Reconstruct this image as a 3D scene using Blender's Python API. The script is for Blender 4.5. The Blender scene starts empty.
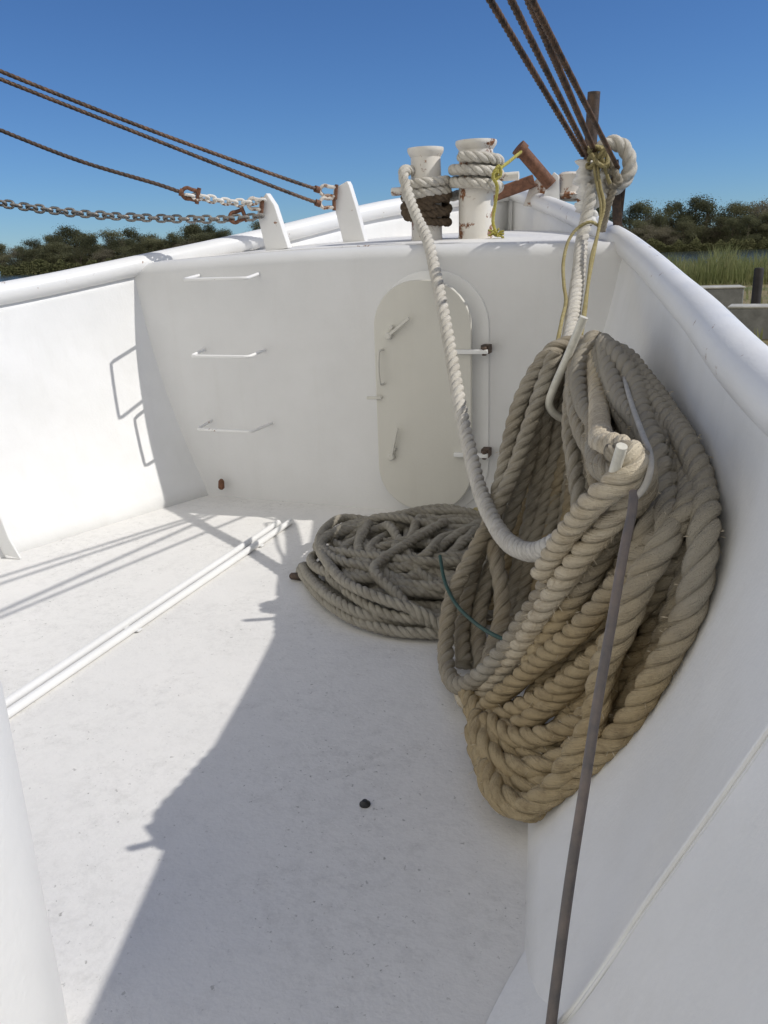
import bpy, bmesh, math, random
import numpy as np
from mathutils import Vector, Matrix

random.seed(7)
rng = np.random.default_rng(11)
sc = bpy.context.scene
C = sc.collection
PI = math.pi

# ------------------------------------------------------------------ camera
F_PX, IW, IH = 820.0, 768, 1024
ROLL = math.radians(2.0)
PITCH = math.atan(261 * math.cos(ROLL) / F_PX)
YAW = math.radians(21.0)
CAM = np.array([0.0, 0.0, 1.6])
_f = np.array([-math.sin(YAW) * math.cos(PITCH), math.cos(YAW) * math.cos(PITCH), -math.sin(PITCH)])
_r = np.array([math.cos(YAW), math.sin(YAW), 0.0])
_u = np.cross(_r, _f)
RX = _r * math.cos(ROLL) - _u * math.sin(ROLL)
UX = _u * math.cos(ROLL) + _r * math.sin(ROLL)


def at(px, py, Y):
    """point seen at photo position (px, py) at distance Y forward of the viewer"""
    d = RX * (px - 384) / F_PX - UX * (py - 512) / F_PX + _f
    return CAM + d * (Y / d[1])


def atz(px, py, z):
    d = RX * (px - 384) / F_PX - UX * (py - 512) / F_PX + _f
    return CAM + d * ((z - CAM[2]) / d[2])


cd = bpy.data.cameras.new('camera')
cd.sensor_fit = 'VERTICAL'
cd.sensor_width = 27
cd.sensor_height = 36
cd.lens = F_PX / IH * 36
cd.clip_start = 0.05
cd.clip_end = 9000
cam = bpy.data.objects.new('camera', cd)
C.objects.link(cam)
M = Matrix(((RX[0], UX[0], -_f[0], CAM[0]), (RX[1], UX[1], -_f[1], CAM[1]), (RX[2], UX[2], -_f[2], CAM[2]), (0, 0, 0, 1)))
cam.matrix_world = M
sc.camera = cam

# ------------------------------------------------------------------ light
SUN = Vector((1.0, 0.20, 0.93)).normalized()
ELEV = math.asin(SUN.z)
w = bpy.data.worlds.new('World')
sc.world = w
w.use_nodes = True
nt = w.node_tree
sky = nt.nodes.new('ShaderNodeTexSky')
sky.sky_type = 'NISHITA'
sky.sun_disc = False
sky.sun_elevation = ELEV
sky.sun_rotation = math.atan2(SUN.x, SUN.y)
sky.air_density = 0.9
sky.dust_density = 0.0
sky.ozone_density = 4.0
SKY_FILL = 8.6
bg = nt.nodes['Background']
bg.inputs['Strength'].default_value = 0.10
# deep blue clear sky, plus an added glow behind the viewer to lift shade
tint = nt.nodes.new('ShaderNodeMix'); tint.data_type = 'RGBA'; tint.blend_type = 'MULTIPLY'
tint.inputs[0].default_value = 1.0
tint.inputs[7].default_value = (0.46, 0.66, 0.92, 1)
nt.links.new(sky.outputs['Color'], tint.inputs[6])
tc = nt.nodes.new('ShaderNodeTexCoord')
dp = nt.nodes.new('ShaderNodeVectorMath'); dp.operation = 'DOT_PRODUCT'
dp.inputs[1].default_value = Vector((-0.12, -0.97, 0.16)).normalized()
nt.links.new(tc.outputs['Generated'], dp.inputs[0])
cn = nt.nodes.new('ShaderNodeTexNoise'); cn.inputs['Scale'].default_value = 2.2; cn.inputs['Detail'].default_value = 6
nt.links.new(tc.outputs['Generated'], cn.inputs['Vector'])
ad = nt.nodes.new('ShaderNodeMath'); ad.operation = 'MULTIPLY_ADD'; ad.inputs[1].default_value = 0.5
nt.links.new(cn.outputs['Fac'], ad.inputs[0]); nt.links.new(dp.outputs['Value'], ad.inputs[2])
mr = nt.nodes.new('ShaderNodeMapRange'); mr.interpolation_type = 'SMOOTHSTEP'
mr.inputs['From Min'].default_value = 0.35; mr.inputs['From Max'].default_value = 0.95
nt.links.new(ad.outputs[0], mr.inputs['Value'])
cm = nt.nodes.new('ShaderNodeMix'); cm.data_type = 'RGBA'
cm.inputs[7].default_value = (SKY_FILL, SKY_FILL * 0.965, SKY_FILL * 0.89, 1)
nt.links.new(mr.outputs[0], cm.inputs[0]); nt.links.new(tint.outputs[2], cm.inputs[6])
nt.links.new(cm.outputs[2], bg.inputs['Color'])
sd = bpy.data.lights.new('sun', 'SUN')
sd.energy = 3.0
sd.angle = math.radians(0.55)
sd.color = (1.0, 0.965, 0.91)
so = bpy.data.objects.new('sun', sd)
so.rotation_euler = SUN.to_track_quat('Z', 'Y').to_euler()
so.location = (20, 4, 20)
C.objects.link(so)
sc.view_settings.view_transform = 'Standard'
sc.view_settings.look = 'None'
sc.view_settings.gamma = 1
sc.view_settings.exposure = 0.0
sc.view_settings.use_curve_mapping = False


# ------------------------------------------------------------------ materials
def mat(name):
    m = bpy.data.materials.new(name)
    m.use_nodes = True
    n = m.node_tree
    b = n.nodes['Principled BSDF']
    return m, n, b, n.links


def node(n, t, **kw):
    x = n.nodes.new(t)
    for k, v in kw.items():
        if k in x.inputs:
            x.inputs[k].default_value = v
        else:
            setattr(x, k, v)
    return x


def ramp(n, stops):
    r = n.nodes.new('ShaderNodeValToRGB')
    e = r.color_ramp.elements
    while len(e) < len(stops):
        e.new(0.5)
    for i, (p, c) in enumerate(stops):
        e[i].position = p
        e[i].color = (c, c, c, 1) if isinstance(c, float) else (*c, 1)
    return r


def mixc(n, fac, a, b):
    m = n.nodes.new('ShaderNodeMix')
    m.data_type = 'RGBA'
    for k, v in ((0, fac), (6, a), (7, b)):
        if hasattr(v, 'links'):
            n.links.new(v, m.inputs[k])
        elif k == 0:
            m.inputs[k].default_value = v
        else:
            m.inputs[k].default_value = (*v, 1)
    return m.outputs[2]


def noise(n, vec, scale, detail=4.0, rough=0.55):
    x = n.nodes.new('ShaderNodeTexNoise')
    x.inputs['Scale'].default_value = scale
    x.inputs['Detail'].default_value = detail
    x.inputs['Roughness'].default_value = rough
    if vec is not None:
        n.links.new(vec, x.inputs['Vector'])
    return x.outputs['Fac']


def coords(n, kind='Object', scale=None):
    t = n.nodes.new('ShaderNodeTexCoord')
    o = t.outputs[kind]
    if scale:
        mp = n.nodes.new('ShaderNodeMapping')
        mp.inputs['Scale'].default_value = scale
        n.links.new(o, mp.inputs['Vector'])
        o = mp.outputs[0]
    return o


def bump(n, l, b, h, strength, dist):
    x = n.nodes.new('ShaderNodeBump')
    x.inputs['Strength'].default_value = strength
    x.inputs['Distance'].default_value = dist
    l.new(h, x.inputs['Height'])
    l.new(x.outputs[0], b.inputs['Normal'])
    return x


def paint(name, base, dirt, rough=0.5, speck=0.0, streak=0.0, mottle=0.5, rust=0.0, bumpy=0.25):
    """brushed marine paint: mottled, a little dirty, optional specks, run-down streaks and rust blooms"""
    m, n, b, l = mat(name)
    v = coords(n)
    f1 = noise(n, v, 2.3, 6, 0.6)
    r1 = ramp(n, [(0.35, 0.0), (0.75, 1.0)])
    l.new(f1, r1.inputs[0])
    mul = node(n, 'ShaderNodeMath', operation='MULTIPLY')
    mul.inputs[1].default_value = mottle
    l.new(r1.outputs[0], mul.inputs[0])
    col = mixc(n, mul.outputs[0], base, dirt)
    if streak:
        vs = coords(n, scale=(7, 7, 0.5))
        f2 = noise(n, vs, 1.6, 5, 0.65)
        r2 = ramp(n, [(0.52, 0.0), (0.8, streak)])
        l.new(f2, r2.inputs[0])
        col = mixc(n, r2.outputs[0], col, (0.52, 0.5, 0.44))
    if speck:
        f3 = noise(n, v, 48, 4, 0.65)
        r3 = ramp(n, [(0.63, 0.0), (0.69, 1.0)])
        l.new(f3, r3.inputs[0])
        f4 = noise(n, v, 1.7, 7, 0.75)
        r4 = ramp(n, [(0.40, 0.05), (0.63, speck)])
        l.new(f4, r4.inputs[0])
        mm = node(n, 'ShaderNodeMath', operation='MULTIPLY')
        l.new(r3.outputs[0], mm.inputs[0])
        l.new(r4.outputs[0], mm.inputs[1])
        col = mixc(n, mm.outputs[0], col, (0.22, 0.21, 0.19))
        f5 = noise(n, v, 17, 9, 0.8)
        r5 = ramp(n, [(0.46, 0.0), (0.70, speck * 0.5)])
        l.new(f5, r5.inputs[0])
        m5 = node(n, 'ShaderNodeMath', operation='MULTIPLY')
        l.new(r5.outputs[0], m5.inputs[0])
        l.new(r4.outputs[0], m5.inputs[1])
        col = mixc(n, m5.outputs[0], col, (0.38, 0.37, 0.35))
    if rust:
        f6 = noise(n, v, 9, 7, 0.72)
        r6 = ramp(n, [(0.64 - rust * 0.2, 0.0), (0.68 - rust * 0.17, 1.0)])
        l.new(f6, r6.inputs[0])
        f7 = noise(n, v, 55, 3)
        rc = ramp(n, [(0.3, (0.12, 0.045, 0.02)), (0.7, (0.33, 0.15, 0.06))])
        l.new(f7, rc.inputs[0])
        col = mixc(n, r6.outputs[0], col, rc.outputs[0])
    l.new(col, b.inputs['Base Color'])
    fr = noise(n, v, 6, 4)
    rr = ramp(n, [(0.3, max(0.05, rough - 0.1)), (0.7, min(1.0, rough + 0.12))])
    l.new(fr, rr.inputs[0])
    l.new(rr.outputs[0], b.inputs['Roughness'])
    add = node(n, 'ShaderNodeMath', operation='MULTIPLY_ADD')
    l.new(noise(n, v, 70, 3), add.inputs[0])
    add.inputs[1].default_value = 0.35
    ad2 = node(n, 'ShaderNodeMath', operation='MULTIPLY_ADD')
    l.new(noise(n, v, 1.3, 2), ad2.inputs[0])
    ad2.inputs[1].default_value = 2.6
    l.new(noise(n, v, 4.5, 3), ad2.inputs[2])
    l.new(ad2.outputs[0], add.inputs[2])
    bump(n, l, b, add.outputs[0], bumpy, 0.012)
    b.inputs['Specular IOR Level'].default_value = 0.35
    return m


def rusty(name, a, b2, rough=0.8, scale=30, metal=0.0):
    m, n, b, l = mat(name)
    v = coords(n)
    r = ramp(n, [(0.35, a), (0.65, b2)])
    l.new(noise(n, v, scale, 6, 0.7), r.inputs[0])
    l.new(r.outputs[0], b.inputs['Base Color'])
    b.inputs['Roughness'].default_value = rough
    b.inputs['Metallic'].default_value = metal
    bump(n, l, b, noise(n, v, scale * 3, 4), 0.5, 0.004)
    return m


def fibre(name, a, b2, c2, scale=2.2, rough=0.95, bleach=None):
    """laid fibre rope: two fading tones in patches, yarn lines along the strands, fuzz"""
    m, n, b, l = mat(name)
    v = coords(n)
    r = ramp(n, [(0.34, a), (0.66, b2)])
    l.new(noise(n, v, scale, 5, 0.6), r.inputs[0])
    r2 = ramp(n, [(0.46, 0.0), (0.74, 0.85)])
    l.new(noise(n, v, scale * 5, 5, 0.7), r2.inputs[0])
    col = mixc(n, r2.outputs[0], r.outputs[0], c2)
    uv = n.nodes.new('ShaderNodeUVMap')
    mp = n.nodes.new('ShaderNodeMapping')
    mp.inputs['Scale'].default_value = (11, 14, 1)
    l.new(uv.outputs[0], mp.inputs['Vector'])
    yarn = noise(n, mp.outputs[0], 1.0, 3, 0.6)
    r3 = ramp(n, [(0.3, 0.0), (0.75, 0.4)])
    l.new(yarn, r3.inputs[0])
    col = mixc(n, r3.outputs[0], col, tuple(min(1, x * 1.5) for x in a))
    if bleach:
        # sun-bleached grey on the turns that stay on top, tan where the coil lies low
        sx = n.nodes.new('ShaderNodeSeparateXYZ')
        l.new(v, sx.inputs[0])
        nz = n.nodes.new('ShaderNodeMath'); nz.operation = 'MULTIPLY_ADD'; nz.inputs[1].default_value = 0.7
        l.new(noise(n, v, 2.6, 3), nz.inputs[0]); l.new(sx.outputs['Z'], nz.inputs[2])
        rz = ramp(n, [(0.0, 0.0), (1.0, 0.9)])
        mp2 = n.nodes.new('ShaderNodeMapRange'); mp2.inputs['From Min'].default_value = 0.95; mp2.inputs['From Max'].default_value = 1.35
        l.new(nz.outputs[0], mp2.inputs['Value']); l.new(mp2.outputs[0], rz.inputs[0])
        col = mixc(n, rz.outputs[0], col, bleach)
    l.new(col, b.inputs['Base Color'])
    b.inputs['Roughness'].default_value = rough
    b.inputs['Specular IOR Level'].default_value = 0.15
    add = node(n, 'ShaderNodeMath', operation='MULTIPLY_ADD')
    l.new(noise(n, v, 260, 2), add.inputs[0])
    add.inputs[1].default_value = 0.6
    l.new(yarn, add.inputs[2])
    bump(n, l, b, add.outputs[0], 0.85, 0.009)
    return m


def plain(name, c, rough=0.6, var=0.2, scale=20):
    m, n, b, l = mat(name)
    v = coords(n)
    r = ramp(n, [(0.3, tuple(x * (1 - var) for x in c)), (0.7, tuple(min(1, x * (1 + var)) for x in c))])
    l.new(noise(n, v, scale, 5, 0.65), r.inputs[0])
    l.new(r.outputs[0], b.inputs['Base Color'])
    b.inputs['Roughness'].default_value = rough
    bump(n, l, b, noise(n, v, scale * 4, 3), 0.3, 0.004)
    return m


WHITE = paint('white hull paint', (0.82, 0.82, 0.81), (0.72, 0.72, 0.70), 0.45, streak=0.14, mottle=0.7)
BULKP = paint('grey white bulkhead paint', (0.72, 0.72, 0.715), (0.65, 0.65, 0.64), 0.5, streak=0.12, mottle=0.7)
RAILP = paint('white rail paint', (0.82, 0.82, 0.81), (0.74, 0.73, 0.71), 0.4, mottle=0.6, rust=0.012)
DECKP = paint('white deck paint', (0.80, 0.785, 0.755), (0.74, 0.73, 0.705), 0.6, speck=1.0, mottle=0.7, bumpy=0.4)
DOORP = paint('beige door paint', (0.645, 0.63, 0.57), (0.59, 0.575, 0.52), 0.5, streak=0.2)
RUSTP = paint('chipped white paint over rust', (0.78, 0.76, 0.72), (0.64, 0.59, 0.50), 0.55, rust=0.42, streak=0.3, mottle=0.8)
RUSTP2 = paint('peeling white paint on brown steel', (0.74, 0.71, 0.66), (0.55, 0.48, 0.40), 0.6, rust=0.55, mottle=0.9)
RUST = rusty('brown rust', (0.10, 0.045, 0.025), (0.22, 0.10, 0.055))
DARKST = rusty('dark weathered steel', (0.035, 0.028, 0.025), (0.12, 0.075, 0.05), 0.65)
WIREM = rusty('rusty wire', (0.024, 0.019, 0.016), (0.17, 0.095, 0.055), 0.6, 14)
GALV = rusty('old galvanised chain', (0.16, 0.15, 0.14), (0.34, 0.32, 0.29), 0.5, 40, 0.5)
GREYROD = rusty('grey weathered rod', (0.10, 0.095, 0.095), (0.20, 0.16, 0.14), 0.55, 9)
HOOKP = plain('cream hook paint', (0.62, 0.60, 0.52), 0.5, 0.15, 30)
TAN = fibre('tan rope', (0.37, 0.285, 0.165), (0.47, 0.385, 0.245), (0.17, 0.125, 0.07), 3.4, bleach=(0.35, 0.325, 0.275))
GREYR = fibre('grey rope', (0.39, 0.36, 0.30), (0.30, 0.245, 0.165), (0.17, 0.145, 0.11))
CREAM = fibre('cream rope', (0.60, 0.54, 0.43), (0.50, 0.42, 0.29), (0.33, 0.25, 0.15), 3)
WHITER = fibre('white rope', (0.66, 0.63, 0.57), (0.55, 0.52, 0.45), (0.36, 0.33, 0.28), 3)
PILER = fibre('weathered pile rope', (0.35, 0.325, 0.27), (0.45, 0.42, 0.355), (0.17, 0.145, 0.115), 4)
OLDR = fibre('dirty brown rope', (0.09, 0.065, 0.045), (0.17, 0.13, 0.09), (0.04, 0.03, 0.02), 5)
YELL = fibre('yellow cord', (0.46, 0.39, 0.19), (0.36, 0.30, 0.15), (0.55, 0.50, 0.32), 6)
YBRT = fibre('bright yellow cord', (0.52, 0.46, 0.10), (0.42, 0.37, 0.12), (0.62, 0.58, 0.30), 6)
GREEN = plain('green cord', (0.03, 0.075, 0.06), 0.6)
PLUG = plain('black drain', (0.02, 0.02, 0.02), 0.6)
RAG = plain('white chafing cloth', (0.70, 0.68, 0.64), 0.95, 0.15, 25)
CONC = plain('grey concrete', (0.20, 0.20, 0.19), 0.9, 0.3, 3)
CONCT = plain('pale concrete top', (0.42, 0.41, 0.37), 0.9, 0.25, 3)
PILE = plain('dark pile', (0.03, 0.026, 0.025), 0.8, 0.4, 3)


# ------------------------------------------------------------------ object helpers
def link(name, me, m, parent=None):
    o = bpy.data.objects.new(name, me)
    if m is not None:
        me.materials.append(m)
    C.objects.link(o)
    if parent is not None:
        o.parent = parent
        o.matrix_parent_inverse = Matrix.Translation(-parent.location)
    return o


def tag(o, label=None, cat=None, group=None, kind=None):
    if label:
        o['label'] = label
    if cat:
        o['category'] = cat
    if group:
        o['group'] = group
    if kind:
        o['kind'] = kind
    return o


def empty(name, loc, label, cat, group=None):
    o = bpy.data.objects.new(name, None)
    o.empty_display_size = 0.1
    o.location = tuple(float(x) for x in loc)
    C.objects.link(o)
    return tag(o, label, cat, group)


class MB:
    def __init__(self):
        self.v, self.f, self.uv = [], [], []

    def add(self, vs, fs, uvs=None):
        k = len(self.v)
        self.v += [tuple(float(c) for c in p) for p in vs]
        self.f += [tuple(i + k for i in f) for f in fs]
        self.uv += uvs if uvs is not None else [(0.0, 0.0)] * len(vs)
        return self

    def box(self, c, s, rot=None):
        c = np.array(c, float)
        out = []
        for x in (-.5, .5):
            for y in (-.5, .5):
                for z in (-.5, .5):
                    p = Vector((x * s[0], y * s[1], z * s[2]))
                    if rot is not None:
                        p = rot @ p
                    out.append(c + np.array(p))
        return self.add(out, [(0, 1, 3, 2), (4, 6, 7, 5), (0, 4, 5, 1), (2, 3, 7, 6), (0, 2, 6, 4), (1, 5, 7, 3)])

    def bar(self, a, b, wd, th, up=(0, 0, 1)):
        a, b = np.array(a, float), np.array(b, float)
        t = b - a
        L = np.linalg.norm(t)
        t /= L
        s = np.cross(t, up)
        s /= np.linalg.norm(s)
        u = np.cross(s, t)
        vs = []
        for p in (a, b):
            for i, j in ((-1, -1), (1, -1), (1, 1), (-1, 1)):
                vs.append(p + s * i * wd / 2 + u * j * th / 2)
        return self.add(vs, [(3, 2, 1, 0), (4, 5, 6, 7), (0, 1, 5, 4), (1, 2, 6, 5), (2, 3, 7, 6), (3, 0, 4, 7)])

    def tube(self, pts, r, seg=12, closed=False, caps=True):
        P = np.array(pts, float)
        n = len(P)
        rr = np.full(n, r) if np.isscalar(r) else np.array(r, float)
        T, N, B = frames(P, closed)
        th = np.linspace(0, 2 * PI, seg, endpoint=False)
        vs = []
        for i in range(n):
            for a in th:
                vs.append(P[i] + rr[i] * (N[i] * math.cos(a) + B[i] * math.sin(a)))
        fs = []
        m = n if closed else n - 1
        for i in range(m):
            for j in range(seg):
                a, b = i * seg + j, i * seg + (j + 1) % seg
                c, d = ((i + 1) % n) * seg + (j + 1) % seg, ((i + 1) % n) * seg + j
                fs.append((a, b, c, d))
        if caps and not closed:
            fs.append(tuple(range(seg - 1, -1, -1)))
            fs.append(tuple((n - 1) * seg + j for j in range(seg)))
        return self.add(vs, fs)

    def lathe(self, prof, loc, seg=28, axis=None):
        """prof: list of (radius, height); loc base point; axis direction"""
        ax = Vector(axis if axis is not None else (0, 0, 1)).normalized()
        q = Vector((0, 0, 1)).rotation_difference(ax)
        vs, fs = [], []
        for (r, z) in prof:
            for j in range(seg):
                a = 2 * PI * j / seg
                p = q @ Vector((r * math.cos(a), r * math.sin(a), z))
                vs.append(np.array(loc) + np.array(p))
        for i in range(len(prof) - 1):
            for j in range(seg):
                a, b = i * seg + j, i * seg + (j + 1) % seg
                fs.append((a, b, b + seg, a + seg))
        fs.append(tuple(range(seg - 1, -1, -1)))
        fs.append(tuple((len(prof) - 1) * seg + j for j in range(seg)))
        return self.add(vs, fs)

    def prism(self, outline, d):
        """closed outline (list of 3-D points) pushed along vector d"""
        n = len(outline)
        O = [np.array(p, float) for p in outline]
        d = np.array(d, float)
        vs = O + [p + d for p in O]
        fs = [tuple(range(n - 1, -1, -1)), tuple(range(n, 2 * n))]
        for i in range(n):
            j = (i + 1) % n
            fs.append((i, j, n + j, n + i))
        return self.add(vs, fs)

    def grid(self, rows, closed=False):
        nr, ncol = len(rows), len(rows[0])
        vs = [p for r in rows for p in r]
        fs = []
        for i in range(nr - 1):
            for j in range(ncol - 1 + (1 if closed else 0)):
                k = (j + 1) % ncol
                fs.append((i * ncol + j, i * ncol + k, (i + 1) * ncol + k, (i + 1) * ncol + j))
        return self.add(vs, fs)

    def build(self, name, m, parent=None, angle=40, bevel=0.0, solid=0.0, offset=0.0):
        me = bpy.data.meshes.new(name)
        me.from_pydata(self.v, [], self.f)
        uvl = me.uv_layers.new(name='UVMap')
        li = np.empty(len(me.loops), dtype=np.int32)
        me.loops.foreach_get('vertex_index', li)
        uvl.data.foreach_set('uv', np.array(self.uv, dtype=np.float32)[li].ravel())
        bm = bmesh.new()
        bm.from_mesh(me)
        bmesh.ops.recalc_face_normals(bm, faces=bm.faces)
        bm.to_mesh(me)
        bm.free()
        me.polygons.foreach_set('use_smooth', [True] * len(me.polygons))
        if angle:
            me.set_sharp_from_angle(angle=math.radians(angle))
        o = link(name, me, m, parent)
        if solid:
            s = o.modifiers.new('thick', 'SOLIDIFY')
            s.thickness = solid
            s.offset = offset
        if bevel:
            b = o.modifiers.new('bevel', 'BEVEL')
            b.width = bevel
            b.segments = 2
            b.limit_method = 'ANGLE'
            b.angle_limit = math.radians(50)
        return o


def frames(P, closed=False):
    n = len(P)
    T = np.zeros_like(P)
    if closed:
        T = np.roll(P, -1, 0) - np.roll(P, 1, 0)
    else:
        T[1:-1] = P[2:] - P[:-2]
        T[0] = P[1] - P[0]
        T[-1] = P[-1] - P[-2]
    T /= np.linalg.norm(T, axis=1)[:, None] + 1e-12
    N = np.zeros_like(P)
    a = np.array([0, 0, 1.0]) if abs(T[0][2]) < 0.9 else np.array([1.0, 0, 0])
    v = a - T[0] * (a @ T[0])
    N[0] = v / np.linalg.norm(v)
    for i in range(1, n):
        v = N[i - 1] - T[i] * (N[i - 1] @ T[i])
        N[i] = v / (np.linalg.norm(v) + 1e-12)
    return T, N, np.cross(T, N)


def spline(pts, step):
    """centripetal Catmull-Rom through the points, resampled at even steps"""
    P = [np.array(p, float) for p in pts]
    if len(P) == 2:
        P = [P[0], (P[0] * 2 + P[1]) / 3, (P[0] + P[1] * 2) / 3, P[1]]
    P = [2 * P[0] - P[1]] + P + [2 * P[-1] - P[-2]]
    out = []
    for i in range(1, len(P) - 2):
        p0, p1, p2, p3 = P[i - 1], P[i], P[i + 1], P[i + 2]
        t0 = 0
        t1 = t0 + max(1e-4, np.linalg.norm(p1 - p0)) ** .5
        t2 = t1 + max(1e-4, np.linalg.norm(p2 - p1)) ** .5
        t3 = t2 + max(1e-4, np.linalg.norm(p3 - p2)) ** .5
        for t in np.linspace(t1, t2, 24, endpoint=False):
            A1 = (t1 - t) / (t1 - t0) * p0 + (t - t0) / (t1 - t0) * p1
            A2 = (t2 - t) / (t2 - t1) * p1 + (t - t1) / (t2 - t1) * p2
            A3 = (t3 - t) / (t3 - t2) * p2 + (t - t2) / (t3 - t2) * p3
            B1 = (t2 - t) / (t2 - t0) * A1 + (t - t0) / (t2 - t0) * A2
            B2 = (t3 - t) / (t3 - t1) * A2 + (t - t1) / (t3 - t1) * A3
            out.append((t2 - t) / (t2 - t1) * B1 + (t - t1) / (t2 - t1) * B2)
    out.append(P[-2])
    Q = np.array(out)
    s = np.concatenate([[0], np.cumsum(np.linalg.norm(np.diff(Q, axis=0), axis=1))])
    n = max(6, int(s[-1] / step) + 1)
    ss = np.linspace(0, s[-1], n)
    return np.stack([np.interp(ss, s, Q[:, k]) for k in range(3)], 1)


def rope(mb, pts, R, lay=2.2, step=None, k=10, raw=False, groove=1.0):
    """three-strand laid rope as real geometry: a three-lobed section that turns along the path"""
    step = step or R * 0.3
    P = np.array(pts, float) if raw else spline(pts, step)
    n = len(P)
    T, N, B = frames(P)
    s = np.concatenate([[0], np.cumsum(np.linalg.norm(np.diff(P, axis=0), axis=1))])
    if k >= 8:
        dd = np.radians([-60, -53, -45, -31, -15, 0, 15, 31, 45, 53])
    else:
        dd = np.radians(np.linspace(-60, 60, k, endpoint=False))
    th = np.concatenate([dd + 2 * PI / 3 * q for q in range(3)])
    d = np.tile(dd, 3)
    ns = len(th)
    rad = 0.925 + 0.075 * np.cos(3 * d) - 0.12 * groove * np.exp(-((PI / 3 - np.abs(d)) / 0.15) ** 2)
    rad = rad * R
    ph0 = random.random() * 6.28
    wob = 1 + 0.035 * np.sin(s * 9 + ph0) * np.sin(s * 23 + ph0 * 2)
    phase = 2 * PI * s / (2 * R * lay) + ph0
    ang = th[None, :] + phase[:, None]
    V = P[:, None, :] + (rad[None, :] * wob[:, None])[:, :, None] * (N[:, None, :] * np.cos(ang)[:, :, None] + B[:, None, :] * np.sin(ang)[:, :, None])
    V = V.reshape(-1, 3)
    fs = []
    for i in range(n - 1):
        for j in range(ns):
            q = (j + 1) % ns
            fs.append((i * ns + j, i * ns + q, (i + 1) * ns + q, (i + 1) * ns + j))
    fs.append(tuple(range(ns - 1, -1, -1)))
    fs.append(tuple((n - 1) * ns + j for j in range(ns)))
    uo = random.random() * 10
    uvs = [(float((j * 3 / ns) % 1.0) + uo, float(s[i]) + uo * 3) for i in range(n) for j in range(ns)]
    mb.add(V.tolist(), fs, uvs)
    return P


def interp(y, tab, k):
    ys = [t[0] for t in tab]
    # smooth cubic through table
    i = 0
    while i < len(ys) - 2 and y > ys[i + 1]:
        i += 1
    def m(j):
        a, b = max(0, j - 1), min(len(ys) - 1, j + 1)
        return (tab[b][k] - tab[a][k]) / (ys[b] - ys[a])
    h = ys[i + 1] - ys[i]
    t = (y - ys[i]) / h
    t = min(1, max(0, t))
    return ((2 * t**3 - 3 * t**2 + 1) * tab[i][k] + (t**3 - 2 * t**2 + t) * h * m(i) + (-2 * t**3 + 3 * t**2) * tab[i + 1][k] + (t**3 - t**2) * h * m(i + 1))


# ------------------------------------------------------------------ hull lines
# y, x at base, x at z~.5, x at z~1.0, x of rail, z of rail
SB = [(-2.0, 0.35, 0.80, 1.05, 1.20, 1.06),
      (0.0, 0.06, 0.36, 0.55, 0.61, 1.165),
      (1.2, -0.20, 0.06, 0.26, 0.315, 1.235),
      (1.75, -0.295, -0.02, 0.155, 0.19, 1.272),
      (2.135, -0.365, -0.09, 0.075, 0.111, 1.31),
      (2.85, -0.50, -0.23, -0.03, 0.008, 1.369),
      (3.45, -0.63, -0.38, -0.155, -0.095, 1.421),
      (4.2, -0.79, -0.60, -0.36, -0.241, 1.503),
      (5.0, -0.96, -0.80, -0.58, -0.445, 1.611),
      (5.8, -1.17, -1.05, -0.88, -0.703, 1.72),
      (6.8, -1.42, -1.36, -1.28, -1.12, 1.88),
      (8.0, -1.72, -1.72, -1.70, -1.68, 2.07)]
PS = [(-2.0, -4.22, -4.30, -4.38, -4.45, 1.26),
      (0.0, -4.16, -4.28, -4.38, -4.45, 1.29),
      (1.5, -4.02, -4.18, -4.29, -4.36, 1.33),
      (2.8, -3.76, -3.95, -4.08, -4.15, 1.35),
      (3.9, -3.44, -3.65, -3.79, -3.87, 1.435),
      (4.75, -3.14, -3.33, -3.47, -3.56, 1.555),
      (5.6, -2.78, -2.88, -2.96, -3.04, 1.715),
      (6.8, -2.30, -2.36, -2.40, -2.44, 1.94),
      (8.0, -1.72, -1.72, -1.72, -1.70, 2.07)]


def hull_pts(tab, y, zs):
    xb, xm, xu, xr, zr = (interp(y, tab, k) for k in range(1, 6))
    sub = [(0, xb), (0.5, xm), (1.0, xu), (zr, xr)]
    return [(interp(z, sub, 1), y, z) for z in zs], (xr, y, zr)


def bulwark(tab, y0, y1, inward):
    ys = np.linspace(y0, y1, 70)
    rows, rail = [], []
    for y in ys:
        zr = interp(y, tab, 5)
        p, r = hull_pts(tab, y, np.linspace(-0.02, zr, 15))
        rows.append(p)
        rail.append((r[0] - inward * 0.0, r[1], r[2] + 0.0))
    return rows, rail


RAILR = 0.066
# ------------------------------------------------------------------ setting of the boat: decks
deck = MB()
rows = []
for y in np.linspace(-2.0, 4.9, 24):
    xl = interp(y, PS, 1) - 0.02
    xr = interp(y, SB, 1) + 0.02
    rows.append([(xl + (xr - xl) * t, y, 0.0) for t in np.linspace(0, 1, 14)])
deck.grid(rows)
tag(deck.build('deck', DECKP), kind='structure')


def fz(x, y):                           # forecastle deck height: rises from the bulkhead, then flattens
    d = max(0, y - 4.75)
    base = 1.565 + 0.045 * math.sin(PI * min(1, max(0, (x + 3.56) / 3.1)) ) + 0.028 * min(1, max(0, (x + 3.5) / 3.0))
    return base + 0.062 * d - 0.008 * d * d


fd = MB()
rows = []
for y in [4.842, 4.9, 5.0, 5.2, 5.5, 6.0, 6.5, 7.0, 7.5, 7.9]:
    xl = hull_pts(PS, y, [1.5])[0][0][0] - 0.01
    xr = hull_pts(SB, y, [1.5])[0][0][0] + 0.01
    rows.append([(xl + (xr - xl) * t, y, fz(xl + (xr - xl) * t, y)) for t in np.linspace(0, 1, 16)])
fd.grid(rows)
tag(fd.build('forecastle_deck', DECKP), kind='structure')

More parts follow.
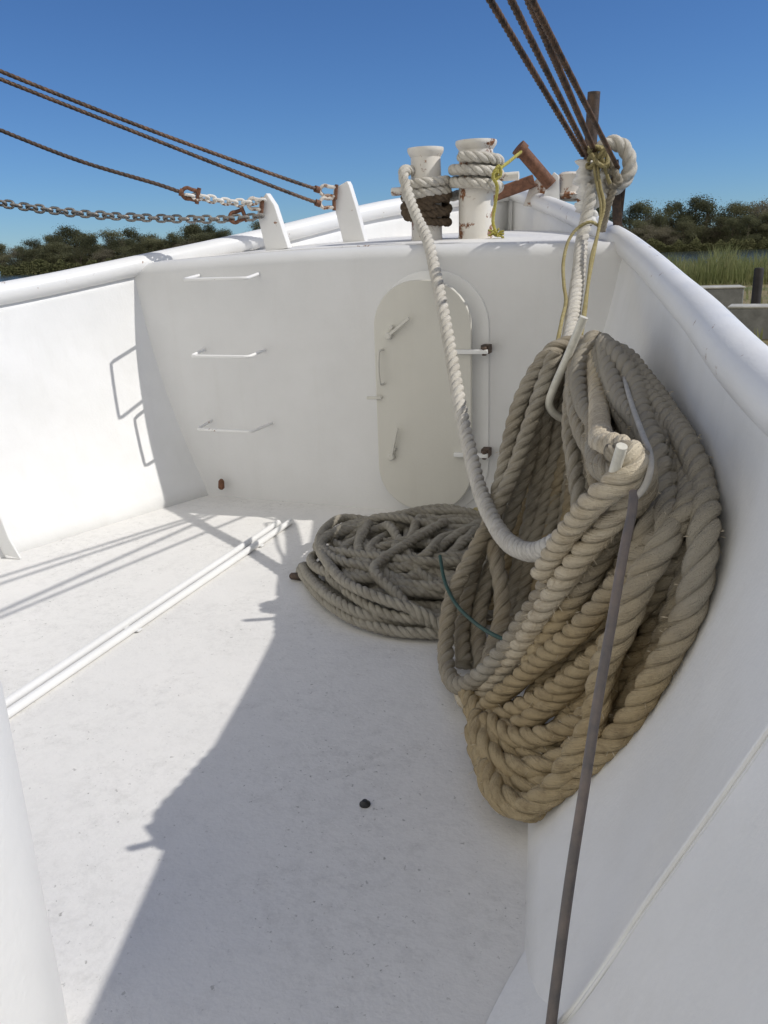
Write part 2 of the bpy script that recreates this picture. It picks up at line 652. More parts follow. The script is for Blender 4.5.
# ------------------------------------------------------------------ bulwarks
rs, rl = bulwark(SB, -2.0, 7.98, -1)
sbw = empty('bulwark', (rs[30][0][0], rs[30][0][1], 0), 'tall curved white bulwark in shade behind the big hanging rope coil', 'bulwark', 'white bulwarks of the boat')
g = MB(); g.grid(rs); g.build('plating', WHITE, sbw, solid=0.02, offset=-1 if True else 1)
g = MB(); g.tube(rl, RAILR, 20); g.build('rail', RAILP, sbw, 60)
g = MB(); g.tube([(-1.70, 7.99, 0.0), (-1.70, 8.0, 1.2), (-1.69, 8.01, 2.07)], 0.05, 14); g.build('stem', WHITE, sbw)
# stay bracket and its foot
st = MB()
hp = [hull_pts(SB, 1.2, [z])[0][0][0] + 0.02 for z in (0.02, 0.3, 0.6, 0.85, 1.03, 1.17)]
outl = [(-0.30, 1.2, 0.004), (-0.235, 1.2, 0.06), (-0.134, 1.2, 0.21), (0.005, 1.2, 0.54), (0.147, 1.2, 0.88), (0.205, 1.2, 1.03), (0.25, 1.2, 1.17)]
outl += [(x, 1.2, z) for x, z in zip(reversed(hp), (1.17, 1.03, 0.85, 0.6, 0.3, 0.02))]
st.prism(outl, (0, 0.014, 0))
st.build('stay_bracket', WHITE, sbw, bevel=0.004)
lp = MB()
edge = spline([outl[0], outl[1], outl[2], outl[3], outl[4], outl[5], outl[6]], 0.06)
rows = []
for t in np.linspace(0, 1, 14):
    y = 1.196 - 1.9 * t
    rows.append([(p[0] + 0.50 * t - 0.10 * t * t, y, p[2] + 0.001) for p in edge])
lp.grid(rows)
lp.build('liner_panel', WHITE, sbw, 60)
wl = MB()
wl.tube(spline([(x - .003, 1.214, z) for x, y, z in outl[:7]], 0.02), 0.006, 8)
wl.build('weld_bead', WHITE, sbw)
ft = MB()
ya, yb = 1.215, 1.62
rows = []
for t in np.linspace(0, 1, 10):
    y = ya + (yb - ya) * t
    fx = [-0.32, -0.315, -0.30, -0.285, -0.272][min(4, int(t * 4.99))] + 0.0 * t
    fx = -0.325 + 0.07 * t ** 1.5
    hz = 0.24 * (1 - t) ** 0.8 + 0.012
    p1 = hull_pts(SB, y, [hz])[0][0]
    q = 1 - t
    top = (p1[0] * (1 - q * 0.5) + (-0.13) * q * 0.5, y, hz)
    rows.append([(fx, y, 0.003), (fx + 0.35 * (top[0] - fx), y, hz * 0.22), (fx + 0.7 * (top[0] - fx), y, hz * 0.6), (p1[0] + 0.01, y, hz + 0.01)])
ft.grid(rows)
ft.build('bracket_foot', WHITE, sbw, 60)

rs, rl = bulwark(PS, -2.0, 7.98, 1)
pbw = empty('bulwark', (rs[30][0][0], rs[30][0][1], 0), 'sunlit white bulwark at left with shadow of the ladder on it', 'bulwark', 'white bulwarks of the boat')
g = MB(); g.grid(rs); g.build('plating', WHITE, pbw, solid=0.02, offset=1)
g = MB(); g.tube(rl, RAILR, 20); g.build('rail', RAILP, pbw, 60)
st = MB()
hp = [(hull_pts(PS, 3.34, [z])[0][0][0], 3.34, z) for z in (1.3, 0.9, 0.5, 0.02)]
st.prism([(-3.50, 3.34, 0.004), (-3.56, 3.34, 0.12), (-3.66, 3.34, 0.5), (-3.82, 3.34, 0.9), (-3.92, 3.34, 1.3)] + hp, (0, 0.014, 0))
st.build('stay_bracket', WHITE, pbw, bevel=0.004)

# ------------------------------------------------------------------ bulkhead with rounded deck edge
YB = 4.75
bk = empty('bulkhead', (-2.0, YB, 0), 'flat shaded white bulkhead with a door in it, under the raised deck', 'bulkhead')
b = MB()
rows = []
for t in np.linspace(0, 1, 40):
    col = []
    for z in list(np.linspace(-0.02, 1.0, 5)) + [None]:
        pass
    xl0, xr0 = hull_pts(PS, YB, [0.8])[0][0][0], hull_pts(SB, YB, [0.8])[0][0][0]
    top = fz(xl0 + (xr0 - xl0) * t, 4.842)
    prof = [(z, 0.0) for z in np.linspace(-0.02, top - 0.09, 9)]
    prof += [(top - 0.09 + 0.09 * math.sin(a), 0.092 - 0.092 * math.cos(a)) for a in np.linspace(0.2, PI / 2, 7)]
    for z, dy in prof:
        xl = hull_pts(PS, YB + dy, [z])[0][0][0] - 0.005
        xr = hull_pts(SB, YB + dy, [z])[0][0][0] + 0.005
        col.append((xl + (xr - xl) * t, YB + dy, z))
    rows.append(col)
b.grid(rows)
b.build('plating', BULKP, bk, 50)
ws = MB()                                                       # weld seam along the deck edge
ws.tube([(x, YB + 0.10, fz(x, 4.85) + 0.001) for x in np.linspace(-3.4, -0.52, 40)], 0.006, 6)
ws.build('weld_bead', RAILP, bk)

# ------------------------------------------------------------------ ladder rungs on the bulkhead
lad = empty('ladder', (-2.88, YB, 0), 'three welded white steel rungs forming a ladder on the bulkhead left of the door', 'ladder')
for (la, lb, ra, rb) in (((200, 274), (183, 279), (259, 274), (247, 279)), ((205, 348), (191, 354), (266, 354), (249, 359)), ((212, 421), (197, 427), (273, 427), (252, 434))):
    A, D2 = at(*la, YB + 0.01), at(*ra, YB + 0.01)
    Bp, Cp = at(*lb, YB - 0.19), at(*rb, YB - 0.19)
    Bp[2] = Cp[2] = (Bp[2] + Cp[2]) / 2 
    A[2] = D2[2] = Bp[2] + 0.02
    m = MB()
    m.tube([A, A * .12 + Bp * .88, Bp * .97 + A * .01 + Cp * .02, Bp * .9 + Cp * .1, Cp * .9 + Bp * .1, Cp * .97 + D2 * .01 + Bp * .02, D2 * .12 + Cp * .88, D2], 0.0105, 10)
    m.build('rung', RAILP, lad, 60)

# ------------------------------------------------------------------ watertight door
door = empty('watertight_door', (-1.51, YB, 0), 'low beige watertight door with rounded corners, handles and two hinges, in the bulkhead', 'door')


def roundrect(x0, x1, z0, z1, r, y, n=12):
    pts = []
    for cx, cz, a0 in ((x1 - r, z1 - r, 0), (x0 + r, z1 - r, PI / 2), (x0 + r, z0 + r, PI), (x1 - r, z0 + r, 1.5 * PI)):
        for a in np.linspace(a0, a0 + PI / 2, n):
            pts.append((cx + r * math.cos(a), y, cz + r * math.sin(a)))
    return pts


x0, x1, z0, z1 = -1.815, -1.215, 0.045, 1.435
m = MB(); m.prism(roundrect(x0 - 0.005, x1 + 0.085, z0 - 0.03, z1 + 0.05, 0.33, YB - 0.012, 14), (0, 0.02, 0)); m.build('coaming', WHITE, door, bevel=0.004)
m = MB(); m.prism(roundrect(x0 + .02, x1 - .02, z0 + .02, z1 - .02, 0.255, YB - 0.06, 14), (0, 0.05, 0)); m.build('frame', WHITE, door)
m = MB(); m.prism(roundrect(x0, x1, z0, z1, 0.27, YB - 0.088, 14), (0, 0.028, 0)); m.build('panel', DOORP, door, bevel=0.006)
for py in (352, 456):
    p = at(487, py, YB - 0.1)
    h = MB(); h.bar((p[0] - 0.20, YB - 0.104, p[2]), (p[0] + 0.005, YB - 0.104, p[2] + 0.002), 0.03, 0.024)
    ho = h.build('hinge', WHITE, door, bevel=0.003)
    h = MB(); h.box((p[0] - 0.015, YB - 0.055, p[2] + 0.012), (0.05, 0.075, 0.05)); h.tube([(p[0] - .015, YB - .105, p[2] - .02), (p[0] - .015, YB - .105, p[2] + .03)], .014, 10)
    h.build('hinge_lug', DARKST, ho, bevel=0.004)
for a, c in (((388, 336), (409, 318)), ((391, 457), (397, 428))):
    p, q = at(*a, YB - 0.11), at(*c, YB - 0.125)
    d = MB(); d.lathe([(0.022, 0), (0.022, 0.03), (0.016, 0.036)], (p[0], YB - 0.085, p[2]), 14, (0, -1, 0))
    do = d.build('dog', DOORP, door)
    d = MB(); d.bar(p, q, 0.018, 0.012, (0, 1, 0)); d.lathe([(0.012, 0), (0.012, 0.03)], (p[0] + 0.02, YB - 0.085, p[2] + 0.05), 12, (0, -1, 0)); d.build('lever', DOORP, do, bevel=0.003)
p, q = at(381, 350, YB - 0.1), at(382, 384, YB - 0.1)
d = MB(); d.tube(spline([(p[0] + .012, YB - .085, p[2]), (p[0], YB - .125, p[2] - .004), (q[0], YB - .125, q[2] + .004), (q[0] + .012, YB - .085, q[2])], .012), .007, 8); d.build('handle', DOORP, door)
p = at(378, 396, YB - 0.03)
d = MB(); d.bar((p[0] - 0.045, YB - 0.105, p[2]), (p[0] + 0.05, YB - 0.1, p[2] + .003), 0.014, 0.018); d.build('latch', DOORP, door, bevel=0.003)

# ------------------------------------------------------------------ floor pipes, drain, small debris
for px, lab in ((-2.278, 'white pipe along the deck, the one nearer the big rope coil'), (-2.342, 'white pipe along the deck, the one nearer the left bulwark')):
    m = MB(); m.tube([(px, -1.6, 0.02), (px, 1.2, 0.02), (px, 4.30 + (px + 2.3) * .7, 0.02)], 0.0185, 14)
    root = empty('deck_pipe', (px, 1.5, 0), lab, 'pipe', 'pair of white pipes on the deck')
    m.build('pipe', WHITE, root)
    for yy in (0.6, 2.75, 3.9):
        c = MB(); c.box((px, yy, 0.008), (0.058, 0.035, 0.012)); c.build('clamp', BULKP, root, bevel=0.006)
p = atz(365, 805, 0.0)
m = MB(); m.lathe([(0.017, 0.001), (0.017, 0.006), (0.012, 0.009), (0.008, 0.016)], (p[0], p[1], 0), 16)
tag(m.build('drain_plug', PLUG), 'small round black plug set in the middle of the shaded deck', 'plug')
p = at(221, 485, 4.70)
m = MB(); m.lathe([(0.012, 0), (0.022, 0.012), (0.020, 0.06), (0.010, 0.075)], (p[0], p[1], max(0.002, p[2] - .03)), 12, (0.15, -0.1, 1))
tag(m.build('rusty_stub', RUST), 'tiny rusty brown stub at the foot of the bulkhead in the left corner', 'stub')
p = atz(296, 577, 0.015)
m = MB(); m.lathe([(0.016, 0), (0.022, 0.01), (0.018, 0.06), (0.008, 0.07)], (p[0] + .04, p[1], 0.022), 12, (-1, -0.3, 0.05))
tag(m.build('rope_stopper', DARKST), 'small dark peg sticking out from under the rope pile on the deck', 'peg')

# white pillar at lower left
c = atz(72, 1110, 0.0)
px = c - np.array([0.40, 0.13, 0])
pil = empty('pillar', (px[0], px[1], 0), 'thick round white pillar cut off at the lower left corner', 'pillar')
m = MB(); m.lathe([(0.385, 0.0), (0.385, 0.83), (0.375, 0.87), (0.35, 0.90), (0.30, 0.915)], (px[0], px[1], 0), 64); m.build('shell', WHITE, pil)

# ------------------------------------------------------------------ bollards
BY = 5.42
bl, br = at(427, 241, BY), at(476, 238, BY + 0.05)
bl[2] = fz(bl[0], bl[1]); br[2] = fz(br[0], br[1])
blt, brt = at(427, 149, BY), at(474, 142, BY + 0.05)
for base, top, lab, r in ((bl, blt, 'shorter white bollard with dark shaded rope turns round it', 0.100), (br, brt, 'rust stained white bollard with thick white rope turns under its cap', 0.112)):
    H = top[2] - base[2]
    root = empty('bollard', base, lab, 'bollard', 'pair of bollards on the raised deck')
    m = MB(); m.lathe([(r * 1.04, -0.02), (r * 1.04, 0.0), (r, 0.02), (r * .98, H - 0.16), (r * 0.95, H - 0.05)], base, 32); m.build('post', RUSTP, root)
    m = MB(); m.lathe([(r * .95, H - 0.05), (r * 1.13, H - 0.022), (r * 1.17, H - 0.008), (r * 1.15, H + 0.006), (r * .8, H + 0.006), (r * .78, H - 0.004)], base, 32); m.build('cap', RUSTP, root)
    zc = base[2] + H * (0.56 if base is bl else 0.62)
    if base is bl:
        a, c2 = (base[0] - 0.24, base[1] + 0.02, zc), (base[0] + 0.15, base[1], zc)
    else:
        a, c2 = (base[0] - 0.15, base[1], zc), (base[0] + 0.27, base[1] + 0.02, zc + 0.005)
    m = MB(); m.tube([a, c2], 0.026, 14); m.build('cross_pin', RUSTP, root)

# mooring rope: turns on the right bollard, crosses to the left one, then runs down over the deck edge to the coil
RR = 0.0345
ro = 0.112 + RR * 0.95
path = []
zt = brt[2] - 0.092
for k in range(0, 41):                                        # two and a half turns downwards
    a = math.radians(-120 + 360 * k / 16)
    path.append((br[0] + ro * math.cos(a), br[1] + ro * math.sin(a), zt - 0.075 * k / 16))
zl = path[-1][2]
rl2 = 0.100 + RR * 0.95
for k in range(1, 28):
    a = math.radians(70 + 360 * k / 12)
    if k <= 1:
        continue
    path.append((bl[0] + rl2 * math.cos(a), bl[1] + rl2 * math.sin(a), blt[2] - 0.17 - 0.06 * (27 - k) / 12))
path = path[:-3]
run = [at(404, 171, BY - 0.16), at(407, 190, BY - 0.22), at(416, 215, BY - 0.38), at(428, 241, 4.80), at(433, 262, 4.66), at(441, 300, 4.40), at(452, 360, 4.05), at(461, 412, 3.75), at(470, 452, 3.5),
       at(478, 484, 3.28), at(490, 515, 3.02), at(507, 541, 2.76), at(530, 552, 2.52), at(554, 545, 2.32), at(577, 525, 2.18), at(596, 506, 2.08), at(612, 492, 1.99)]
mb = MB()
rope(mb, path + run, RR, 2.3, groove=1.5)
tag(mb.build('mooring_rope', WHITER, None, 0), 'white mooring rope from the bollards down across the door to the big coil', 'rope')
mb = MB()                                                      # older rope below, on the left bollard
pts = []
for k in range(0, 74):
    a = math.radians(200 + 360 * k / 12)
    rw = rl2 - .004 + .010 * math.sin(k * 1.7) * math.sin(k * .53) + (.012 if k > 40 else 0)
    zz = (k if k < 40 else 78 - k) / 12
    pts.append((bl[0] + rw * math.cos(a), bl[1] + rw * math.sin(a), blt[2] - 0.235 - 0.062 * zz + .022 * math.sin(a + k * .11)))
rope(mb, pts, 0.027)
tag(mb.build('old_rope', OLDR, None, 0), 'dirty brown rope wound round the shorter bollard', 'rope')
# yellow cord on the right bollard
mb = MB()
yk = at(498, 172, BY - 0.06)
rope(mb, [at(521, 152, 6.2), at(510, 161, 5.9), yk, at(494, 180, BY - .1), yk + np.array([.02, -.02, -.02]), at(499, 166, BY - .1), at(493, 176, BY - .12), at(497, 186, BY - .1), at(495, 205, BY - .06), at(493, 222, BY - .06), at(497, 236, BY - .08)], 0.011, 3)
for j in range(22):
    a = random.random() * 6.28
    b0 = at(496, 236, BY - .08)
    b1 = b0 + np.array([0.05 * math.cos(a), 0.05 * math.sin(a), -0.0 + 0.07 * (random.random() - .35)])
    rope(mb, [b0, (b0 + b1) / 2 + np.array([0, 0, .01]), b1], 0.006, 3, step=.006, k=3)
tag(mb.build('cord', YBRT, None, 0), 'bright yellow cord with a frayed tuft hanging down the rust stained bollard', 'cord')

# ------------------------------------------------------------------ bow: roller, pipe, beam
BR = 7.1
roll_t = empty('bow_roller', at(568, 205, BR), 'rust streaked bow roller between white cheek plates on the bow', 'roller')
m = MB(); m.prism([at(541, 205, BR - .1), at(549, 178, BR - .1), at(554, 172, BR - .1), at(559, 176, BR - .1), at(560, 208, BR - .1)], (0.0, 0.03, 0)); m.build('cheek_plate', RAILP, roll_t, bevel=.004)
m = MB(); m.prism([at(523, 206, BR + .1), at(530, 186, BR + .1), at(541, 174, BR + .1), at(546, 182, BR + .1), at(545, 207, BR + .1)], (0.0, 0.03, 0)); m.build('cheek_plate', RUSTP2, roll_t, bevel=.004)
m = MB(); m.lathe([(0.09, 0), (0.12, .03), (.10, .05), (.095, .13), (.115, .18), (.09, .2)], at(570, 200, BR), 20, (0.05, 0.1, 1)); m.build('roller', RUSTP2, roll_t)
m = MB(); m.prism([at(577, 208, BR - .05), at(577, 178, BR - .05), at(582, 174, BR - .05), at(586, 180, BR - .05), at(586, 210, BR - .05)], (0.0, 0.03, 0)); m.build('end_plate', RUSTP2, roll_t, bevel=.004)
m = MB(); m.tube([at(521, 150, 6.9), at(534, 165, 6.95), at(551, 185, 7.0)], 0.05, 18)
m.tube([at(518, 147, 6.88), at(523, 152, 6.9)], 0.062, 18)
tag(m.build('rusty_pipe', RUST), 'short rusty brown pipe slanting up from the bow roller', 'pipe')
m = MB(); m.bar(at(478, 201, 7.0), at(533, 181, 7.2), 0.10, 0.10)
tag(m.build('rusty_beam', RUST, bevel=.008), 'rusty brown steel beam lying along the bow rail behind the bollards', 'beam')

# ------------------------------------------------------------------ bow post with lashings
PY = 5.02
pb = at(587, 222, PY)
m = MB(); m.tube([at(586, 226, PY), at(589, 170, PY), at(594, 92, PY)], 0.034, 16)
tag(m.build('mast_stub', DARKST), 'dark rusty pipe post standing above the tangle of lashed ropes', 'post')
m = MB(); m.bar(at(618, 232, PY + .15), at(614, 160, PY + .1), 0.05, 0.012, (0, 1, 0)); m.bar(at(618, 232, PY + .17), at(624, 178, PY + .12), 0.03, 0.012, (0, 1, 0))
tag(m.build('steel_strap', DARKST), 'dark steel strap standing on the rail behind the white rope eye', 'strap')
mb = MB()
rope(mb, [at(596, 190, PY - .02), at(594, 168, PY - .03), at(600, 150, PY), at(611, 143, PY), at(622, 146, PY), at(629, 158, PY), at(629, 172, PY), at(622, 183, PY), at(612, 190, PY - .02), at(600, 196, PY - .05), at(590, 205, PY - .08)], 0.042)
tag(mb.build('rope_eye', WHITER, None, 0), 'thick white rope eye bulging to the right beside the rusty post', 'rope')
mb = MB()
rope(mb, [at(606, 158, PY - .07), at(612, 166, PY - .07), at(616, 178, PY - .07), at(613, 190, PY - .07), at(608, 205, PY - .05), at(604, 222, PY - .02), at(602, 231, PY)], 0.022)
rope(mb, [at(596, 160, PY - .07), at(606, 170, PY - .08), at(616, 174, PY - .07), at(620, 182, PY - .08), at(612, 186, PY - .09), at(606, 178, PY - .09)], 0.018)
tag(mb.build('brown_lashing', GREYR, None, 0), 'brown frayed lashing twisted below the white rope eye', 'lashing')
# chafing cloth, lumpy
mb = MB()
cl = spline([at(586, 160, PY - .06), at(583, 178, PY - .06), at(586, 195, PY - .08), at(583, 212, PY - .1)], .012)
mb.tube(cl, [0.04 + 0.022 * math.sin(i * 1.3) * math.sin(i * .37 + 1) + .006 * random.random() for i in range(len(cl))], 14)
cl = spline([at(603, 172, PY - .04), at(600, 190, PY - .06), at(594, 206, PY - .08), at(588, 222, PY - .1)], .012)
mb.tube(cl, [0.035 + 0.02 * math.sin(i * 1.1) * math.sin(i * .5) for i in range(len(cl))], 14)
tag(mb.build('chafing_cloth', RAG, None, 0), 'ragged white cloth wrapped round the foot of the rusty post', 'cloth')
mb = MB()
rope(mb, [at(592, 185, PY - .12), at(588, 210, PY - .15), at(582, 240, 4.75), at(579, 270, 4.45), at(575, 300, 4.1), at(571, 330, 3.75), at(568, 350, 3.5)], 0.036)
tag(mb.build('hanging_rope', WHITER, None, 0), 'white rope running down from the rusty post to the top of the coil', 'rope')
mb = MB()
for off in (0, 3.2):
    rope(mb, [at(601, 152, PY - .12), at(595 + off, 165, PY - .15), at(597 + off, 185, PY - .2), at(601 + off, 205, PY - .25), at(599, 228, 4.68), at(592 + off * .5, 255, 4.45), at(588, 285, 4.2), at(584 + off * .3, 312, 3.9), at(581, 335, 3.55)], 0.0095, 3.2, step=.007, k=4)
kn = at(598, 157, PY - .14)
rope(mb, [kn + np.array([.06 * math.cos(t * 2.4) * (1 - .02 * t), .04 * math.sin(t * 1.9), .05 * math.sin(t * 3.1)]) for t in np.linspace(0, 9, 40)], 0.012, 3, step=.008, k=4)
rope(mb, [at(592, 152, PY - .1), at(603, 160, PY - .16), at(606, 172, PY - .14), at(610, 184, PY - .12)], 0.011, 3, step=.008, k=4)
tag(mb.build('yellow_line', YELL, None, 0), 'doubled yellow line knotted on the rusty post and hanging down past the deck edge', 'line')
mb = MB()
rope(mb, [at(599, 226, 4.72), at(590, 222, 4.68), at(578, 228, 4.66), at(569, 240, 4.6), at(564, 258, 4.5), at(564, 285, 4.2), at(566, 300, 4.05), at(562, 320, 3.8), at(557, 345, 3.55)], 0.0095, 3.2, step=.007, k=4)
tag(mb.build('yellow_line', YELL, None, 0), 'single thin yellow line looping out left from the white hanging rope', 'line')

# four stay wires up to the mast behind the viewer
WT = [((545, 90), (-0.822, 3.434, 2.481), (583, 155, PY - .05), 'rusty stay wire, leftmost of the four rising from the bow post', 0.0155),
      ((560, 90), (-0.77, 3.30, 2.46), (590, 158, PY - .02), 'rusty stay wire, second from the left of the four rising from the bow post', 0.0155),
      ((575, 90), (-0.60, 2.80, 2.32), (596, 155, PY), 'rusty stay wire, third from the left of the four rising from the bow post', 0.0155),
      ((580, 90), (-0.569, 2.907, 2.331), (618, 168, PY - .04), 'pale rusty stay wire, rightmost of the four, ending at the rope eye', 0.013)]
TOPS = [(490, 0, 3.43), (511, 0, 3.4), (529, 0, 2.95), (532, 0, 2.9)]
for (_, P0, (bx, by_, bY), lab, r), (tx, ty, tY) in zip(WT, TOPS):
    a = at(bx, by_, bY)
    c2 = at(tx, ty, tY)
    d = c2 - a
    far = a + d * 2.6
    mb = MB()
    rope(mb, [a, a + d * .5, c2, a + d * 1.6, far], r, 3.6, step=r * .55, k=4, groove=.7)
    tag(mb.build('stay_wire', WIREM, None, 0), lab, 'wire', 'stay wires from the bow post')

# ------------------------------------------------------------------ padeyes and port stays
def padeye(p_px, Y, lab, mt):
    o = [at(x, y, Y) for x, y in p_px]
    root = empty('padeye', at((p_px[0][0] + p_px[1][0]) / 2, p_px[0][1], Y), lab, 'padeye', 'lug plates on the left rail')
    m = MB(); m.prism(o, (0.012, 0.04, 0)); m.build('plate', mt, root, bevel=.004)
    return root


p1 = padeye([(288, 248), (266, 252), (257, 214), (259, 203), (266, 193), (274, 205)], 5.15, 'white lug plate with the chain shackled to it, first on the left rail', RAILP)
p2 = padeye([(366, 246), (345, 250), (333, 202), (333, 190), (338, 186), (347, 181), (349, 185), (356, 208)], 5.75, 'taller white lug plate holding the two long wires, second on the left rail', RAILP)


def link_mesh(L, W, r):
    pts = []
    h = (L - W) / 2
    for a in np.linspace(-PI / 2, PI / 2, 8):
        pts.append((h + W / 2 * math.cos(a), W / 2 * math.sin(a), 0))
    for a in np.linspace(PI / 2, 1.5 * PI, 8):
        pts.append((-h + W / 2 * math.cos(a), W / 2 * math.sin(a), 0))
    return MB().tube(pts, r, 8, closed=True)


def chain(pts, name, lab, L, W, r, mt, group=None):
    P = spline(pts, L - 2.1 * r)
    root = empty(name, P[-1], lab, 'chain', group)
    first = None
    T, N, B = frames(P)
    for i in range(len(P) - 1):
        c = (P[i] + P[i + 1]) / 2
        t = Vector(P[i + 1] - P[i]).normalized()
        q = t.to_track_quat('X', 'Z').to_matrix().to_4x4()
        mw = Matrix.Translation(Vector(c) - root.location) @ q @ Matrix.Rotation(PI / 2 * (i % 2) + .35 + .25 * math.sin(i * 1.7), 4, 'X')
        if first is None:
            first = link_mesh(L, W, r).build('link', mt, root)
            o = first
        else:
            o = first.copy()
            C.objects.link(o)
            o.parent = root
        o.matrix_parent_inverse = Matrix()
        o.matrix_basis = mw
    return root


chain([at(262, 216, 5.12), at(230, 219, 5.02), at(150, 218, 4.8), at(75, 213, 4.6), at(0, 203, 4.42), at(-60, 192, 4.25)], 'chain', 'long galvanised chain sagging left from the first lug plate', 0.066, 0.044, 0.0085, GALV)
chain([at(264, 200, 5.12), at(240, 203, 5.06), at(205, 198, 4.95), at(186, 195, 4.88)], 'chain', 'short rusty white chain between the first lug plate and the black wire', 0.062, 0.042, 0.009, RUSTP)


def shackle(name, a, b, lab, mt, s=0.05):
    a, b = np.array(a), np.array(b)
    t = (b - a) / np.linalg.norm(b - a)
    sd_ = np.cross(t, (0, 1, 0)); sd_ /= np.linalg.norm(sd_)
    n = np.linalg.norm(b - a)
    root = empty(name, a, lab, 'shackle', 'rusty shackles of the stays')
    arc = [a + sd_ * s * .6, a + sd_ * s * .6 + t * n * .5] + [a + t * n * .6 + sd_ * s * .7 * math.cos(q) + t * n * .4 * math.sin(q) for q in np.linspace(.2, PI - .2, 9)] + [a - sd_ * s * .6 + t * n * .5, a - sd_ * s * .6]
    MB().tube(spline(arc, .012), 0.0125, 8).build('bow', mt, root)
    MB().tube([a - sd_ * s, a + sd_ * s], 0.013, 10).build('pin', RUST, root)
    return root


shackle('shackle', at(336, 192, 5.72), at(320, 190, 5.68), 'rusty shackle at the top of the taller lug plate, on the upper wire', RUSTP2)
shackle('shackle', at(334, 203, 5.72), at(320, 203, 5.66), 'rusty shackle on the edge of the taller lug plate, on the lower wire', RUSTP2)
shackle('shackle', at(262, 205, 5.12), at(248, 203, 5.08), 'rusty shackle at the tip of the first lug plate', RUSTP2)
shackle('shackle', at(198, 196, 4.92), at(182, 192, 4.86), 'rusty red shackle joining the black wire to the short chain', RUST)
shackle('shackle', at(244, 214, 5.07), at(230, 219, 5.02), 'dark shackle at the end of the long sagging chain', RUST)


def wire(pts, r, lab, mt, thim):
    mb = MB()
    P = rope(mb, pts, r, 3.6, step=r * .6, k=4, groove=.7)
    root = empty('stay_wire', pts[0], lab, 'wire', 'stay wires on the left')
    mb.build('wire', mt, root, 0)
    m = MB()
    m.tube(spline([pts[0], np.array(pts[0]) * .93 + np.array(pts[1]) * .07, np.array(pts[0]) * .85 + np.array(pts[1]) * .15], .02), r * 1.75, 10)
    m.build('socket', thim, root)


wire([at(319, 190, 5.68), at(292, 181, 5.5), at(150, 130, 4.9), at(0, 71, 4.4), at(-120, 20, 4.1)], 0.0135, 'upper rusty wire running from the taller lug plate to the upper left', WIREM, RUST)
wire([at(320, 204, 5.66), at(290, 193, 5.5), at(150, 138, 4.9), at(0, 79, 4.4), at(-120, 30, 4.1)], 0.0135, 'lower rusty wire running from the taller lug plate to the upper left', WIREM, RUST)
wire([at(183, 193, 4.86), at(160, 185, 4.8), at(80, 161, 4.6), at(0, 130, 4.4), at(-90, 92, 4.2)], 0.0135, 'black wire below the two long ones, ending at the short chain', DARKST, RUST)

# ------------------------------------------------------------------ hooks for the coil
h1 = [(hull_pts(SB, 3.42, [0.95])[0][0][0], 3.42, 0.95), at(572, 420, 3.40), at(556, 415, 3.36), at(549, 404, 3.33), at(553, 390, 3.32), at(566, 360, 3.30), at(584, 317, 3.28)]
m = MB(); m.tube(spline(h1, .02), 0.0165, 14)
tag(m.build('rope_hook', HOOKP), 'long cream steel hook standing up at the top of the hanging coil', 'hook', 'steel hooks holding the coil')
h2 = [(hull_pts(SB, 2.05, [0.62])[0][0][0], 2.05, 0.62), at(622, 560, 2.1), at(610, 515, 2.02), at(609, 490, 1.95), at(612, 480, 1.87), at(616, 466, 1.825), at(622, 446, 1.80)]
m = MB(); m.tube(spline(h2, .02), 0.0125, 14)
tag(m.build('rope_hook', HOOKP), 'short cream hook tip poking through the sunlit turn of the coil', 'hook', 'steel hooks holding the coil')

# ------------------------------------------------------------------ the hanging coil
R0 = 0.0345


def pp(lst):
    return [at(*p) for p in lst]


coil = empty('rope_coil', atz(560, 760, 0.0), 'big coil of thick tan rope hung on two hooks against the right bulwark', 'rope')
H1 = [(600, 352, 3.55), (584, 340, 3.48)]
grey, tan, cream = MB(), MB(), MB()
# strands from the far hook down to the left and along the deck, then forward and up to the near hook
grey_paths = [
    [(590, 345, 3.62), (572, 343, 3.50), (553, 350, 3.44), (533, 376, 3.40), (517, 412, 3.36), (508, 448, 3.32), (500, 486, 3.28), (487, 530, 3.2), (470, 580, 3.08), (462, 625, 2.95), (464, 665, 2.78)],
    [(556, 352, 3.38), (551, 364, 3.37), (540, 395, 3.34), (528, 430, 3.30), (514, 470, 3.24), (494, 515, 3.14), (470, 560, 3.02), (452, 598, 2.92), (446, 640, 2.80), (448, 672, 2.66), (460, 686, 2.52), (480, 676, 2.42), (505, 650, 2.34), (532, 610, 2.26), (560, 570, 2.18), (590, 538, 2.08), (620, 515, 1.98), (640, 495, 1.93), (643, 470, 1.90), (630, 455, 1.88), (612, 456, 1.90)],
    [(575, 346, 3.55), (556, 370, 3.50), (540, 410, 3.46), (530, 455, 3.40), (516, 500, 3.32), (500, 545, 3.22), (484, 590, 3.10), (478, 635, 2.94), (482, 668, 2.78)],
    [(586, 352, 3.55), (566, 400, 3.5), (556, 450, 3.45), (546, 500, 3.38), (530, 560, 3.25), (520, 610, 3.1), (510, 650, 2.95), (500, 690, 2.7)],
    [(492, 542, 3.10), (500, 580, 3.0), (502, 615, 2.9), (494, 645, 2.8), (488, 668, 2.68), (486, 690, 2.55)],
    [(580, 350, 3.56), (570, 390, 3.52), (566, 440, 3.48), (560, 490, 3.42), (550, 540, 3.32), (545, 590, 3.2), (540, 640, 3.0)],
    [(560, 372, 3.5), (546, 420, 3.46), (540, 470, 3.42), (530, 520, 3.35), (518, 570, 3.22), (508, 620, 3.06), (498, 660, 2.9)],
    [(525, 400, 3.5), (510, 460, 3.45), (494, 520, 3.36), (474, 570, 3.22), (466, 620, 3.05), (478, 670, 2.85)],
]
